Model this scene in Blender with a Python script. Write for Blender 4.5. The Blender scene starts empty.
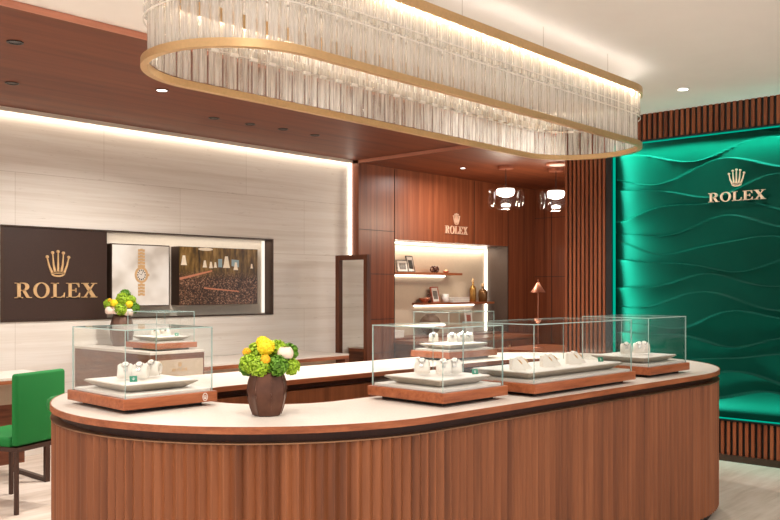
import bpy, math, random
from mathutils import Vector, Matrix
PI = math.pi
sc = bpy.context.scene
COL = sc.collection
random.seed(7)

# ------------------------------------------------------------------ materials
def srgb(r, g, b):
    def f(v):
        v /= 255.0
        return v / 12.92 if v <= 0.04045 else ((v + 0.055) / 1.055) ** 2.4
    return (f(r), f(g), f(b), 1.0)

class NT:
    def __init__(s, name):
        s.m = bpy.data.materials.new(name); s.m.use_nodes = True
        s.t = s.m.node_tree; s.n = s.t.nodes; s.l = s.t.links
        s.bsdf = s.n['Principled BSDF']; s.out = s.n['Material Output']
    def node(s, kind, **kw):
        nd = s.n.new(kind)
        for k, v in kw.items(): setattr(nd, k, v)
        return nd
    def link(s, a, b): s.l.new(a, b)
    def coords(s, scale=(1, 1, 1), rot=(0, 0, 0)):
        tc = s.node('ShaderNodeTexCoord'); mp = s.node('ShaderNodeMapping')
        mp.inputs['Scale'].default_value = scale; mp.inputs['Rotation'].default_value = rot
        s.link(tc.outputs['Object'], mp.inputs['Vector'])
        return mp.outputs['Vector']
    def noise(s, vec, scale=1.0, detail=4.0, rough=0.6):
        nd = s.node('ShaderNodeTexNoise')
        nd.inputs['Scale'].default_value = scale; nd.inputs['Detail'].default_value = detail
        nd.inputs['Roughness'].default_value = rough
        s.link(vec, nd.inputs['Vector'])
        return nd.outputs['Fac']
    def ramp(s, fac, stops):
        nd = s.node('ShaderNodeValToRGB')
        el = nd.color_ramp.elements
        while len(el) < len(stops): el.new(0.5)
        for e, (p, c) in zip(el, stops): e.position = p; e.color = c
        s.link(fac, nd.inputs['Fac'])
        return nd.outputs['Color']
    def mix(s, fac, a, b, mode='MIX'):
        nd = s.node('ShaderNodeMix', data_type='RGBA', blend_type=mode)
        if isinstance(fac, (int, float)): nd.inputs[0].default_value = fac
        else: s.link(fac, nd.inputs[0])
        for i, v in ((6, a), (7, b)):
            if isinstance(v, tuple): nd.inputs[i].default_value = v
            else: s.link(v, nd.inputs[i])
        return nd.outputs[2]
    def bump(s, h, strength=0.2, dist=0.01):
        nd = s.node('ShaderNodeBump')
        nd.inputs['Strength'].default_value = strength; nd.inputs['Distance'].default_value = dist
        s.link(h, nd.inputs['Height']); s.link(nd.outputs['Normal'], s.bsdf.inputs['Normal'])
    def set(s, **kw):
        for k, v in kw.items():
            nm = {'color': 'Base Color', 'rough': 'Roughness', 'metal': 'Metallic', 'spec': 'Specular IOR Level',
                  'trans': 'Transmission Weight', 'coat': 'Coat Weight', 'ior': 'IOR', 'alpha': 'Alpha', 'sheen': 'Sheen Weight'}[k]
            s.bsdf.inputs[nm].default_value = v
        return s

def plain(name, col, rough=0.5, metal=0.0, var=0.06, vscale=30, spec=0.5, coat=0.0):
    t = NT(name); t.set(rough=rough, metal=metal, spec=spec, coat=coat)
    f = t.noise(t.coords(), vscale, 3)
    d = tuple(c * (1 - var) for c in col[:3]) + (1,)
    u = tuple(min(1, c * (1 + var)) for c in col[:3]) + (1,)
    t.link(t.ramp(f, [(0.3, d), (0.7, u)]), t.bsdf.inputs['Base Color'])
    return t.m

def wood(name, dark, mid, light, scale=(14, 14, 0.5), rough=0.42, planks=None, coat=0.0, fine=6.0):
    t = NT(name); t.set(rough=rough, coat=coat, spec=0.32)
    v = t.coords(scale)
    f = t.noise(v, 1.0, 6, 0.62)
    v2 = t.coords(tuple(k * fine for k in scale))
    g = t.noise(v2, 1.0, 3, 0.7)
    c = t.ramp(f, [(0.28, dark), (0.5, mid), (0.74, light)])
    gm = t.ramp(g, [(0.3, (0.72, 0.72, 0.72, 1)), (0.7, (1.15, 1.15, 1.15, 1))])
    c2 = t.mix(0.55, c, gm, 'MULTIPLY')
    t.link(c2, t.bsdf.inputs['Base Color'])
    t.bump(g, 0.06, 0.004)
    return t.m

def emit(name, col, strength):
    t = NT(name)
    e = t.node('ShaderNodeEmission'); e.inputs['Color'].default_value = col; e.inputs['Strength'].default_value = strength
    t.link(e.outputs[0], t.out.inputs['Surface'])
    return t.m

def clear_glass(name, tint=(0.97, 0.985, 0.98, 1), refl=1.0, film=0.0):
    t = NT(name)
    tr = t.node('ShaderNodeBsdfTransparent'); tr.inputs['Color'].default_value = tint
    gl = t.node('ShaderNodeBsdfGlossy'); gl.inputs['Roughness'].default_value = 0.02
    gl.inputs['Color'].default_value = (refl, refl, refl, 1)
    lw = t.node('ShaderNodeLayerWeight'); lw.inputs['Blend'].default_value = 0.5
    pw = t.node('ShaderNodeMath', operation='POWER'); pw.inputs[1].default_value = 3.5
    t.link(lw.outputs['Facing'], pw.inputs[0])
    fr = t.node('ShaderNodeMapRange'); fr.inputs[3].default_value = 0.018; fr.inputs[4].default_value = 0.55
    t.link(pw.outputs[0], fr.inputs[0])
    mx = t.node('ShaderNodeMixShader')
    t.link(fr.outputs[0], mx.inputs[0]); t.link(tr.outputs[0], mx.inputs[1]); t.link(gl.outputs[0], mx.inputs[2])
    t.link(mx.outputs[0], t.out.inputs['Surface'])
    return t.m

def crystal(name):
    t = NT(name)
    tr = t.node('ShaderNodeBsdfTransparent'); tr.inputs['Color'].default_value = (0.98, 0.95, 0.90, 1)
    gl = t.node('ShaderNodeBsdfGlossy'); gl.inputs['Roughness'].default_value = 0.06
    tl = t.node('ShaderNodeBsdfTranslucent'); tl.inputs['Color'].default_value = (0.97, 0.95, 0.92, 1)
    df = t.node('ShaderNodeBsdfDiffuse'); df.inputs['Color'].default_value = (0.96, 0.94, 0.91, 1)
    lw = t.node('ShaderNodeLayerWeight'); lw.inputs['Blend'].default_value = 0.35
    f = t.noise(t.coords((48, 48, 2)), 1.0, 4, 0.7)
    fac = t.node('ShaderNodeMapRange'); fac.inputs[1].default_value = 0.36; fac.inputs[2].default_value = 0.66
    fac.inputs[3].default_value = 0.06; fac.inputs[4].default_value = 0.85
    t.link(f, fac.inputs[0])
    m1 = t.node('ShaderNodeMixShader'); m1.inputs[0].default_value = 0.5
    t.link(tl.outputs[0], m1.inputs[1]); t.link(df.outputs[0], m1.inputs[2])
    m2 = t.node('ShaderNodeMixShader')
    t.link(fac.outputs[0], m2.inputs[0]); t.link(tr.outputs[0], m2.inputs[1]); t.link(m1.outputs[0], m2.inputs[2])
    m3 = t.node('ShaderNodeMixShader')
    pw = t.node('ShaderNodeMath', operation='MULTIPLY'); pw.inputs[1].default_value = 0.7
    t.link(lw.outputs['Facing'], pw.inputs[0])
    t.link(pw.outputs[0], m3.inputs[0]); t.link(m2.outputs[0], m3.inputs[1]); t.link(gl.outputs[0], m3.inputs[2])
    t.link(m3.outputs[0], t.out.inputs['Surface'])
    return t.m

def travertine(name):
    t = NT(name); t.set(rough=0.55, spec=0.3)
    v = t.coords((0.5, 0.5, 15.0))
    f = t.noise(v, 1.0, 8, 0.62)
    c = t.ramp(f, [(0.28, srgb(214, 203, 190)), (0.45, srgb(225, 216, 205)), (0.58, srgb(233, 226, 217)), (0.75, srgb(220, 210, 198))])
    v2 = t.coords((5, 5, 42)); p = t.noise(v2, 1.0, 6, 0.75)
    pit = t.ramp(p, [(0.30, (0.62, 0.56, 0.5, 1)), (0.37, (1, 1, 1, 1))])
    c = t.mix(0.8, c, pit, 'MULTIPLY')
    # panel joints
    tc = t.node('ShaderNodeTexCoord'); sx = t.node('ShaderNodeSeparateXYZ'); cb = t.node('ShaderNodeCombineXYZ')
    t.link(tc.outputs['Object'], sx.inputs[0])
    t.link(sx.outputs[0], cb.inputs[0]); t.link(sx.outputs[2], cb.inputs[1])
    br = t.node('ShaderNodeTexBrick'); br.offset = 0.5
    br.inputs['Color1'].default_value = (1, 1, 1, 1); br.inputs['Color2'].default_value = (0.95, 0.94, 0.93, 1)
    br.inputs['Mortar'].default_value = (0.74, 0.7, 0.66, 1)
    br.inputs['Scale'].default_value = 1.0; br.inputs['Mortar Size'].default_value = 0.0022
    br.inputs['Brick Width'].default_value = 1.65; br.inputs['Row Height'].default_value = 0.61
    t.link(cb.outputs[0], br.inputs['Vector'])
    c = t.mix(1.0, c, br.outputs['Color'], 'MULTIPLY')
    t.link(c, t.bsdf.inputs['Base Color'])
    t.bump(p, 0.12, 0.004)
    return t.m

def floor_mat(name):
    t = NT(name); t.set(rough=0.38, spec=0.4)
    v = t.coords((0.8, 7, 1), (0, 0, PI / 2))
    f = t.noise(v, 1.6, 7, 0.65)
    c = t.ramp(f, [(0.28, srgb(184, 165, 148)), (0.5, srgb(210, 194, 180)), (0.72, srgb(224, 211, 200))])
    tc = t.node('ShaderNodeTexCoord'); mp = t.node('ShaderNodeMapping'); mp.inputs['Rotation'].default_value = (0, 0, PI / 2)
    t.link(tc.outputs['Object'], mp.inputs[0])
    br = t.node('ShaderNodeTexBrick'); br.offset = 0.37
    br.inputs['Color1'].default_value = (1, 1, 1, 1); br.inputs['Color2'].default_value = (0.93, 0.91, 0.89, 1)
    br.inputs['Mortar'].default_value = (0.8, 0.76, 0.72, 1); br.inputs['Mortar Size'].default_value = 0.002
    br.inputs['Scale'].default_value = 1.0; br.inputs['Brick Width'].default_value = 1.5; br.inputs['Row Height'].default_value = 0.3
    t.link(mp.outputs[0], br.inputs['Vector'])
    t.link(t.mix(1.0, c, br.outputs['Color'], 'MULTIPLY'), t.bsdf.inputs['Base Color'])
    return t.m

def stone_top(name):
    t = NT(name); t.set(rough=0.34, spec=0.45)
    f = t.noise(t.coords(), 140, 4, 0.7); g = t.noise(t.coords(), 3, 4)
    c = t.ramp(f, [(0.3, srgb(206, 196, 184)), (0.7, srgb(224, 215, 205))])
    gm = t.ramp(g, [(0.3, (0.95, 0.94, 0.93, 1)), (0.7, (1, 1, 1, 1))])
    t.link(t.mix(1.0, c, gm, 'MULTIPLY'), t.bsdf.inputs['Base Color'])
    return t.m

def crowd_print(name):
    t = NT(name); t.set(rough=0.3)
    tc = t.node('ShaderNodeTexCoord')
    sx = t.node('ShaderNodeSeparateXYZ'); t.link(tc.outputs['Object'], sx.inputs[0])
    vo = t.node('ShaderNodeTexVoronoi'); vo.inputs['Scale'].default_value = 120
    t.link(tc.outputs['Object'], vo.inputs['Vector'])
    hs = t.node('ShaderNodeSeparateColor'); t.link(vo.outputs['Color'], hs.inputs[0])
    crowd = t.ramp(hs.outputs[0], [(0.0, srgb(26, 18, 14)), (0.4, srgb(66, 42, 30)), (0.75, srgb(116, 76, 52)), (0.97, srgb(190, 150, 120))])
    v2 = t.coords((26, 26, 5)); n2 = t.noise(v2, 1.0, 4)
    walls = t.ramp(n2, [(0.3, srgb(62, 40, 20)), (0.5, srgb(128, 96, 44)), (0.7, srgb(176, 140, 84))])
    mr = t.node('ShaderNodeMapRange'); mr.inputs[1].default_value = 0.26; mr.inputs[2].default_value = 0.36
    t.link(sx.outputs[2], mr.inputs[0])
    c = t.mix(mr.outputs[0], crowd, walls)
    n3 = t.noise(t.coords((5, 5, 4)), 1.0, 3)
    dk = t.ramp(n3, [(0.36, (0.35, 0.32, 0.3, 1)), (0.56, (1, 1, 1, 1))])
    t.link(t.mix(0.8, c, dk, 'MULTIPLY'), t.bsdf.inputs['Base Color'])
    return t.m

def poster_mat(name):
    t = NT(name); t.set(rough=0.35)
    f = t.noise(t.coords((3, 3, 4), (0, 0.7, 0)), 1.2, 2, 0.4)
    c = t.ramp(f, [(0.35, srgb(196, 186, 175)), (0.5, srgb(222, 215, 206)), (0.62, srgb(232, 227, 220))])
    t.link(c, t.bsdf.inputs['Base Color'])
    t.link(c, t.bsdf.inputs['Emission Color']); t.bsdf.inputs['Emission Strength'].default_value = 0.06
    return t.m

M = {}
W_D, W_M, W_L = srgb(104, 54, 32), srgb(140, 77, 48), srgb(166, 98, 64)
M['flute_wood'] = wood('fluted walnut', srgb(88, 48, 27), srgb(128, 75, 45), srgb(150, 93, 59), (11, 11, 0.35))
M['wall_wood'] = wood('wall veneer', srgb(92, 47, 28), srgb(124, 66, 41), srgb(144, 83, 53), (16, 16, 0.45), 0.38)
M['ceil_wood'] = wood('ceiling veneer', srgb(92, 44, 25), srgb(114, 59, 35), srgb(128, 69, 42), (0.4, 9, 9), 0.5)
M['lit_fascia'] = wood('fascia veneer', srgb(176, 112, 88), srgb(198, 132, 108), srgb(208, 144, 120), (0.6, 0.6, 9), 0.4)  # ceiling wood painted paler, for edges that catch the light
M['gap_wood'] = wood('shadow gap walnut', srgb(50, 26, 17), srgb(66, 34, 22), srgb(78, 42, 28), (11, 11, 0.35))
M['slat_wood'] = wood('slat walnut', srgb(104, 50, 29), srgb(140, 75, 45), srgb(160, 92, 57), (14, 14, 0.4), 0.42)
M['lip_wood'] = wood('edge walnut', srgb(120, 64, 38), srgb(150, 86, 54), srgb(170, 104, 68), (3, 14, 30), 0.35)
M['base_wood'] = wood('case base walnut', srgb(128, 66, 38), srgb(160, 90, 55), srgb(180, 108, 70), (2.5, 24, 30), 0.36)
M['brown_wood'] = wood('cabinet walnut', srgb(84, 46, 32), srgb(112, 65, 45), srgb(132, 82, 58), (3, 3, 26), 0.4)
M['mirror_wood'] = wood('mirror frame walnut', srgb(70, 38, 24), srgb(100, 56, 36), srgb(120, 70, 46), (20, 20, 0.8), 0.36)
M['travertine'] = travertine('travertine')
M['floor'] = floor_mat('pale plank floor')
M['stone'] = stone_top('pale stone')
M['ceil_white'] = plain('white plaster', srgb(244, 240, 236), 0.8, var=0.015, vscale=3)
M['dark'] = plain('dark recess', srgb(34, 22, 17), 0.6)
M['black'] = plain('black lacquer and slat shade', srgb(16, 14, 13), 0.4)
M['bronze_line'] = plain('bronze trim', srgb(150, 112, 84), 0.35, 0.85)
M['bronze_frame'] = plain('dark bronze frame', srgb(74, 56, 46), 0.4, 0.5)
M['brass'] = plain('brushed brass', srgb(210, 174, 126), 0.4, 0.55, vscale=60)
M['gold'] = plain('gold letters', srgb(212, 172, 124), 0.4, 0.15)
M['pink_gold'] = plain('pale gold letters', srgb(224, 186, 160), 0.4, 0.15)
M['steel'] = plain('polished steel', srgb(225, 222, 218), 0.18, 0.95)
M['sign_brown'] = plain('brown sign board', srgb(54, 33, 24), 0.5, var=0.1, vscale=90)
M['niche_back'] = plain('niche lining', srgb(214, 202, 186), 0.6, var=0.03)
M['niche_panel'] = plain('alcove niche lining', srgb(202, 184, 162), 0.6, var=0.03)
M['niche_side'] = plain('alcove niche dark side', srgb(74, 57, 47), 0.6, 0.0)
M['panel_beige'] = plain('beige panel', srgb(186, 166, 144), 0.55, var=0.04)
M['glass'] = clear_glass('case glass', (0.985, 0.993, 0.99, 1))
M['glass_edge'] = plain('glass edge', srgb(172, 194, 188), 0.15, var=0.05)
M['lamp_glass'] = clear_glass('pendant glass', (0.93, 0.92, 0.91, 1), 1.0)
M['crystal'] = crystal('fluted crystal')
M['glint_white'] = plain('frosted crystal bead', srgb(244, 240, 234), 0.25)  # plain white for the bright glints on crystal ends and clips
M['green_wall'] = plain('emerald relief', srgb(0, 60, 48), 0.5, var=0.04, vscale=5, spec=0.08)
M['green_fabric'] = plain('green upholstery', srgb(0, 112, 42), 0.8, var=0.06, vscale=200)
M['card_green'] = plain('green card', srgb(14, 128, 96), 0.5)
M['white_pad'] = plain('white display cloth', srgb(236, 230, 223), 0.7, var=0.02, vscale=200)
M['tray_side'] = plain('beige tray leather', srgb(172, 157, 141), 0.5, var=0.05, vscale=150)
M['deck'] = plain('case lining', srgb(232, 226, 218), 0.5, var=0.03)
M['dark_metal'] = plain('dark bronze legs', srgb(66, 42, 32), 0.4, 0.3)
M['cushion'] = plain('cream cushion', srgb(234, 226, 216), 0.55, var=0.03, vscale=120)
M['vase'] = plain('bronze vase', srgb(98, 64, 50), 0.3, 0.6, var=0.35, vscale=9)
M['vase_dark'] = plain('dark brown vase', srgb(102, 74, 60), 0.4, 0.35, var=0.2, vscale=14)
M['copper'] = plain('copper', srgb(196, 128, 100), 0.42, 0.7)
M['yellow'] = plain('yellow bloom', srgb(248, 212, 34), 0.7, var=0.22, vscale=120)
M['orange_yellow'] = plain('amber bloom', srgb(240, 176, 28), 0.7, var=0.22, vscale=120)
M['lime'] = plain('lime petals', srgb(156, 188, 44), 0.65, var=0.35, vscale=60)
M['leaf'] = plain('deep green petals', srgb(96, 142, 36), 0.65, var=0.4, vscale=60)
M['rose'] = plain('blush petals', srgb(240, 214, 196), 0.6, var=0.08, vscale=40)
M['stem'] = plain('stem green', srgb(86, 120, 40), 0.6)
M['poster'] = poster_mat('pale poster print')
M['crowd'] = crowd_print('hall print')
M['mirror'] = plain('mirror silver', srgb(238, 236, 232), 0.02, 1.0, var=0.0)
M['led'] = emit('warm led', (1.0, 0.90, 0.76, 1), 4.5)
M['led_soft'] = emit('soft warm led', (1.0, 0.88, 0.72, 1), 1.5)
M['led_dim'] = emit('dim warm led', (1.0, 0.9, 0.76, 1), 1.0)
M['led_ring'] = emit('chandelier led', (1.0, 0.91, 0.77, 1), 55.0)
M['led_up'] = emit('chandelier up light', (1.0, 0.93, 0.83, 1), 7.0)
M['led_green'] = emit('cool green led', (0.0, 0.80, 0.52, 1), 0.45)
M['bulb'] = emit('bulb', (1.0, 0.92, 0.8, 1), 5.0)
M['lens_lit'] = emit('lit lens', (1.0, 0.95, 0.88, 1), 10.0)
M['lens_off'] = plain('unlit lens', srgb(18, 14, 12), 0.25)
M['print_grey'] = plain('portrait print', srgb(120, 112, 104), 0.4, var=0.55, vscale=40)
M['print_pale'] = plain('pale print', srgb(226, 218, 208), 0.5, var=0.05)
M['frame_silver'] = plain('grey photo frame', srgb(92, 84, 76), 0.35, 0.5)
M['rose_frame'] = plain('rose frame', srgb(190, 110, 90), 0.4, 0.4)
M['white_china'] = plain('white china', srgb(240, 236, 230), 0.35)
M['bottle_gold'] = plain('golden bottle', srgb(176, 132, 70), 0.25, 0.7)
M['bottle_dark'] = plain('amber bottle', srgb(120, 84, 48), 0.25, 0.5)
M['wicker'] = plain('woven brown globe', srgb(104, 74, 54), 0.6, var=0.35, vscale=50)
M['bow'] = plain('dark brown ornament', srgb(84, 52, 38), 0.4, 0.3)
M['photo_dark'] = plain('dial print dark', srgb(60, 56, 50), 0.4)
M['hall_light'] = plain('printed light', srgb(246, 232, 208), 0.5)
M['hall_rail'] = plain('printed rail', srgb(206, 132, 100), 0.5)
M['hall_window'] = plain('printed window', srgb(150, 172, 178), 0.5)

# ------------------------------------------------------------------ mesh helpers
class MB:
    def __init__(s): s.v = []; s.f = []; s.mi = []; s.sm = []
    def add(s, vs, fs, mi=0, smooth=False, mat=None):
        o = len(s.v)
        for p in vs:
            p = Vector(p)
            s.v.append(tuple(mat @ p) if mat else tuple(p))
        for f in fs:
            s.f.append(tuple(i + o for i in f)); s.mi.append(mi); s.sm.append(smooth)
        return s
    def box(s, x0, x1, y0, y1, z0, z1, mi=0, mat=None):
        vs = [(x, y, z) for z in (z0, z1) for y in (y0, y1) for x in (x0, x1)]
        fs = [(0, 2, 3, 1), (4, 5, 7, 6), (0, 1, 5, 4), (2, 6, 7, 3), (0, 4, 6, 2), (1, 3, 7, 5)]
        return s.add(vs, fs, mi, False, mat)
    def pane(s, x0, x1, y0, y1, z0, z1, axis):
        """thin glass sheet: slot 0 on the big faces, slot 1 on the cut edges"""
        vs = [(x, y, z) for z in (z0, z1) for y in (y0, y1) for x in (x0, x1)]
        fs = [(0, 2, 3, 1), (4, 5, 7, 6), (0, 1, 5, 4), (2, 6, 7, 3), (0, 4, 6, 2), (1, 3, 7, 5)]
        ax = [2, 2, 1, 1, 0, 0]
        for f, a in zip(fs, ax): s.add(vs, [f], 0 if a == axis else 1)
        return s
    def rbox(s, x0, x1, y0, y1, z0, z1, r=0.01, mi=0, mat=None, n=3):
        """box with rounded vertical edges and softened top/bottom"""
        def ring(k, z):
            pts = []
            for cx, cy, a0 in ((x1 - r, y1 - r, 0), (x0 + r, y1 - r, PI / 2), (x0 + r, y0 + r, PI), (x1 - r, y0 + r, 1.5 * PI)):
                for i in range(n + 1):
                    a = a0 + PI / 2 * i / n
                    pts.append((cx + (r - k) * math.cos(a), cy + (r - k) * math.sin(a), z))
            return pts
        rings = []
        for i in range(n + 1):
            a = PI / 2 * i / n
            rings.append(ring(r * (1 - math.sin(a)), z0 + r * (1 - math.cos(a))))
        for i in range(n + 1):
            a = PI / 2 * (1 - i / n)
            rings.append(ring(r * (1 - math.sin(a)), z1 - r * (1 - math.cos(a))))
        return s.loft(rings, True, mi, True, mat)
    def loft(s, rings, caps=True, mi=0, smooth=True, mat=None, closed=True):
        n = len(rings[0]); vs = [p for r in rings for p in r]; fs = []
        for k in range(len(rings) - 1):
            for i in range(n if closed else n - 1):
                j = (i + 1) % n
                fs.append((k * n + i, k * n + j, (k + 1) * n + j, (k + 1) * n + i))
        s.add(vs, fs, mi, smooth, mat)
        if caps:
            s.add(rings[0], [tuple(reversed(range(n)))], mi, False, mat)
            s.add(rings[-1], [tuple(range(n))], mi, False, mat)
        return s
    def lathe(s, prof, n=24, mi=0, mat=None, smooth=True, caps=True, lobes=0, amp=0.0):
        rings = []
        for r, z in prof:
            ring = []
            for i in range(n):
                a = 2 * PI * i / n
                k = 1.0
                if lobes: k = 1 - amp * abs(math.sin(a * lobes / 2))
                ring.append((r * k * math.cos(a), r * k * math.sin(a), z))
            rings.append(ring)
        return s.loft(rings, caps, mi, smooth, mat)
    def tube(s, pts, r, n=8, mi=0, mat=None):
        pts = [Vector(p) for p in pts]; rings = []
        for i, p in enumerate(pts):
            d = (pts[min(i + 1, len(pts) - 1)] - pts[max(i - 1, 0)]).normalized()
            u = d.cross(Vector((0, 0, 1)))
            if u.length < 1e-3: u = d.cross(Vector((1, 0, 0)))
            u.normalize(); w = d.cross(u).normalized()
            rr = r[i] if isinstance(r, (list, tuple)) else r
            rings.append([tuple(p + u * rr * math.cos(2 * PI * k / n) + w * rr * math.sin(2 * PI * k / n)) for k in range(n)])
        return s.loft(rings, True, mi, True, mat)
    def prism(s, poly, z0, z1, mi=0, mat=None):
        n = len(poly)
        vs = [(x, y, z0) for x, y in poly] + [(x, y, z1) for x, y in poly]
        fs = [tuple(reversed(range(n))), tuple(range(n, 2 * n))] + [(i, (i + 1) % n, n + (i + 1) % n, n + i) for i in range(n)]
        return s.add(vs, fs, mi, False, mat)
    def ringprism(s, outer, inner, z0, z1, mi=0, mat=None, smooth=False):
        n = len(outer)
        vs = [(x, y, z) for z in (z0, z1) for P in (outer, inner) for x, y in P]
        fs = []
        for i in range(n):
            j = (i + 1) % n
            fs += [(2 * n + i, 2 * n + j, 3 * n + j, 3 * n + i), (i, n + i, n + j, j)]
        s.add(vs, fs, mi, False, mat)
        fs = []
        for i in range(n):
            j = (i + 1) % n
            fs += [(i, j, 2 * n + j, 2 * n + i), (n + i, 3 * n + i, 3 * n + j, n + j)]
        return s.add(vs, fs, mi, smooth, mat)
    def ball(s, c, r, nu=12, nv=8, mi=0, scale=(1, 1, 1), mat=None):
        rings = []
        for j in range(1, nv):
            t = PI * j / nv
            rings.append([(c[0] + r * scale[0] * math.sin(t) * math.cos(2 * PI * i / nu),
                           c[1] + r * scale[1] * math.sin(t) * math.sin(2 * PI * i / nu),
                           c[2] - r * scale[2] * math.cos(t)) for i in range(nu)])
        return s.loft(rings, True, mi, True, mat)
    def build(s, name, mats, parent=None, loc=None, rotz=0.0):
        me = bpy.data.meshes.new(name)
        me.from_pydata(s.v, [], s.f); me.update()
        mats = mats if isinstance(mats, (list, tuple)) else [mats]
        for m in mats: me.materials.append(M[m] if isinstance(m, str) else m)
        me.polygons.foreach_set('material_index', s.mi)
        me.polygons.foreach_set('use_smooth', s.sm)
        o = bpy.data.objects.new(name, me); COL.objects.link(o)
        if parent is not None: o.parent = parent
        if loc is not None: o.location = loc
        o.rotation_euler.z = rotz
        return o

def tag(o, label=None, cat=None, group=None, kind=None):
    if label: o['label'] = label
    if cat: o['category'] = cat
    if group: o['group'] = group
    if kind: o['kind'] = kind
    return o
def thing(name, label, cat, loc=(0, 0, 0), rotz=0.0, group=None):
    o = bpy.data.objects.new(name, None); COL.objects.link(o)
    o.empty_display_size = 0.05
    o.location = loc; o.rotation_euler = (0, 0, rotz)
    return tag(o, label, cat, group)
def struct(name, mb, mat, label=None):
    o = mb.build(name, mat); o['kind'] = 'structure'
    if label: o['label'] = label
    return o
def dup(root, loc, rotz, label=None, group=None):
    r = root.copy(); COL.objects.link(r); r.location = loc; r.rotation_euler = (0, 0, rotz)
    if label: r['label'] = label
    if group: r['group'] = group
    for ch in list(root.children):
        c = ch.copy(); COL.objects.link(c); c.parent = r
        for g in list(ch.children):
            d = g.copy(); COL.objects.link(d); d.parent = c
    return r
def area(name, loc, size, power, color=(1, 0.93, 0.84), rot=(0, 0, 0), sizey=None, shape='RECTANGLE', spread=PI):
    l = bpy.data.lights.new(name, 'AREA'); l.energy = power; l.color = color
    l.shape = shape; l.size = size
    if sizey: l.size_y = sizey
    l.spread = spread
    o = bpy.data.objects.new(name, l); COL.objects.link(o); o.location = loc; o.rotation_euler = rot
    return o

# ------------------------------------------------------------------ lettering and crown emblem
def ell(cx, cy, rx, ry, n=28, a0=0, a1=2 * PI):
    full = abs(a1 - a0 - 2 * PI) < 1e-6
    m = n if full else n + 1
    return [(cx + rx * math.cos(a0 + (a1 - a0) * i / n), cy + ry * math.sin(a0 + (a1 - a0) * i / n)) for i in range(m)]
def letter(ch):
    R = lambda x0, x1, y0, y1: ([(x0, y0), (x1, y0), (x1, y1), (x0, y1)], None)
    if ch == 'R':
        out = [(0.339, 1)] + [(0.5, 1)] + ell(0.52, 0.74, 0.31, 0.26, 12, PI / 2, -PI / 2) + [(0.339, 0.48)]
        inn = [(0.3395, 0.945)] + [(0.46, 0.945)] + ell(0.47, 0.735, 0.13, 0.205, 12, PI / 2, -PI / 2) + [(0.3395, 0.53)]
        return [R(0.14, 0.34, 0, 1), R(0, 0.3, 0.945, 1), R(0, 0.47, 0, 0.055), (out, inn),
                ([(0.40, 0.53), (0.60, 0.53), (0.84, 0.055), (0.98, 0.055), (0.98, 0), (0.68, 0)], None)], 0.98
    if ch == 'O': return [(ell(0.48, 0.5, 0.48, 0.525), ell(0.48, 0.5, 0.285, 0.46))], 0.96
    if ch == 'L':
        return [R(0.13, 0.33, 0, 1), R(0, 0.47, 0.945, 1), R(0, 0.8, 0, 0.055),
                ([(0.6, 0.05), (0.68, 0), (0.82, 0), (0.84, 0.34), (0.79, 0.34), (0.74, 0.16)], None)], 0.84
    if ch == 'E':
        return [R(0.13, 0.33, 0, 1), R(0, 0.78, 0.945, 1), R(0, 0.8, 0, 0.055), R(0.3, 0.62, 0.475, 0.53),
                ([(0.58, 0.36), (0.63, 0.36), (0.63, 0.65), (0.58, 0.65), (0.54, 0.5)], None),
                ([(0.6, 0.05), (0.68, 0), (0.84, 0), (0.86, 0.32), (0.81, 0.32), (0.76, 0.16)], None),
                ([(0.6, 0.95), (0.8, 1), (0.82, 0.7), (0.77, 0.7), (0.72, 0.86)], None)], 0.86
    if ch == 'X':
        return [([(0.10, 0.97), (0.36, 0.97), (0.93, 0.03), (0.66, 0.03)], None), ([(0.76, 0.97), (0.86, 0.97), (0.26, 0.03), (0.15, 0.03)], None),
                R(0, 0.46, 0.945, 1), R(0.62, 1.0, 0.945, 1), R(0, 0.38, 0, 0.055), R(0.55, 1.02, 0, 0.055)], 1.02
def crown_shapes():
    sh = [(ell(0, 0.11, 0.27, 0.105), ell(0, 0.115, 0.185, 0.045))]
    tips = [(-0.43, 0.74), (-0.215, 0.90), (0, 0.95), (0.215, 0.90), (0.43, 0.74)]
    for k, (x, y) in enumerate(tips):
        b0, b1 = -0.27 + k * 0.108, -0.27 + (k + 1) * 0.108
        sh.append(([(b0, 0.12), (b1, 0.12), (x * 0.83 + 0.035, 0.42 + 0.12 * (y - 0.6)), (x + 0.018, y), (x - 0.018, y), (x * 0.83 - 0.035, 0.42 + 0.12 * (y - 0.6))], None))
        sh.append((ell(x, y + 0.02, 0.06, 0.06, 14), None))
    return sh
def signage(mb, kind, origin, xdir, out, size, width=None, depth=0.006):
    """add raised letters or the crown, local x along xdir, up is +Z, proud along out"""
    xd, od = Vector(xdir), Vector(out)
    mat = Matrix(((xd.x, 0, od.x, origin[0]), (xd.y, 0, od.y, origin[1]), (xd.z, 1, od.z, origin[2]), (0, 0, 0, 1)))
    def ccw(q): return sum(q[k][0] * q[(k + 1) % len(q)][1] - q[(k + 1) % len(q)][0] * q[k][1] for k in range(len(q))) > 0
    def put(shapes, ox, sx, sy):
        for o, i in shapes:
            if not ccw(o):
                o = list(reversed(o)); i = list(reversed(i)) if i else None
            O = [(ox + x * sx, y * sy) for x, y in o]
            if i:
                I = [(ox + x * sx, y * sy) for x, y in i]
                mb.ringprism(O, I, 0, depth, 0, mat)
            else: mb.prism(O, 0, depth, 0, mat)
    if kind == 'crown': put(crown_shapes(), 0, size, size)
    else:
        ls = [letter(c) for c in kind]
        gap = 0.09
        tot = sum(w for _, w in ls) + gap * (len(ls) - 1)
        sx = width / tot if width else size
        x = -tot / 2 * sx
        for sh, w in ls:
            put(sh, x, sx, size); x += (w + gap) * sx
    return mb

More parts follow.
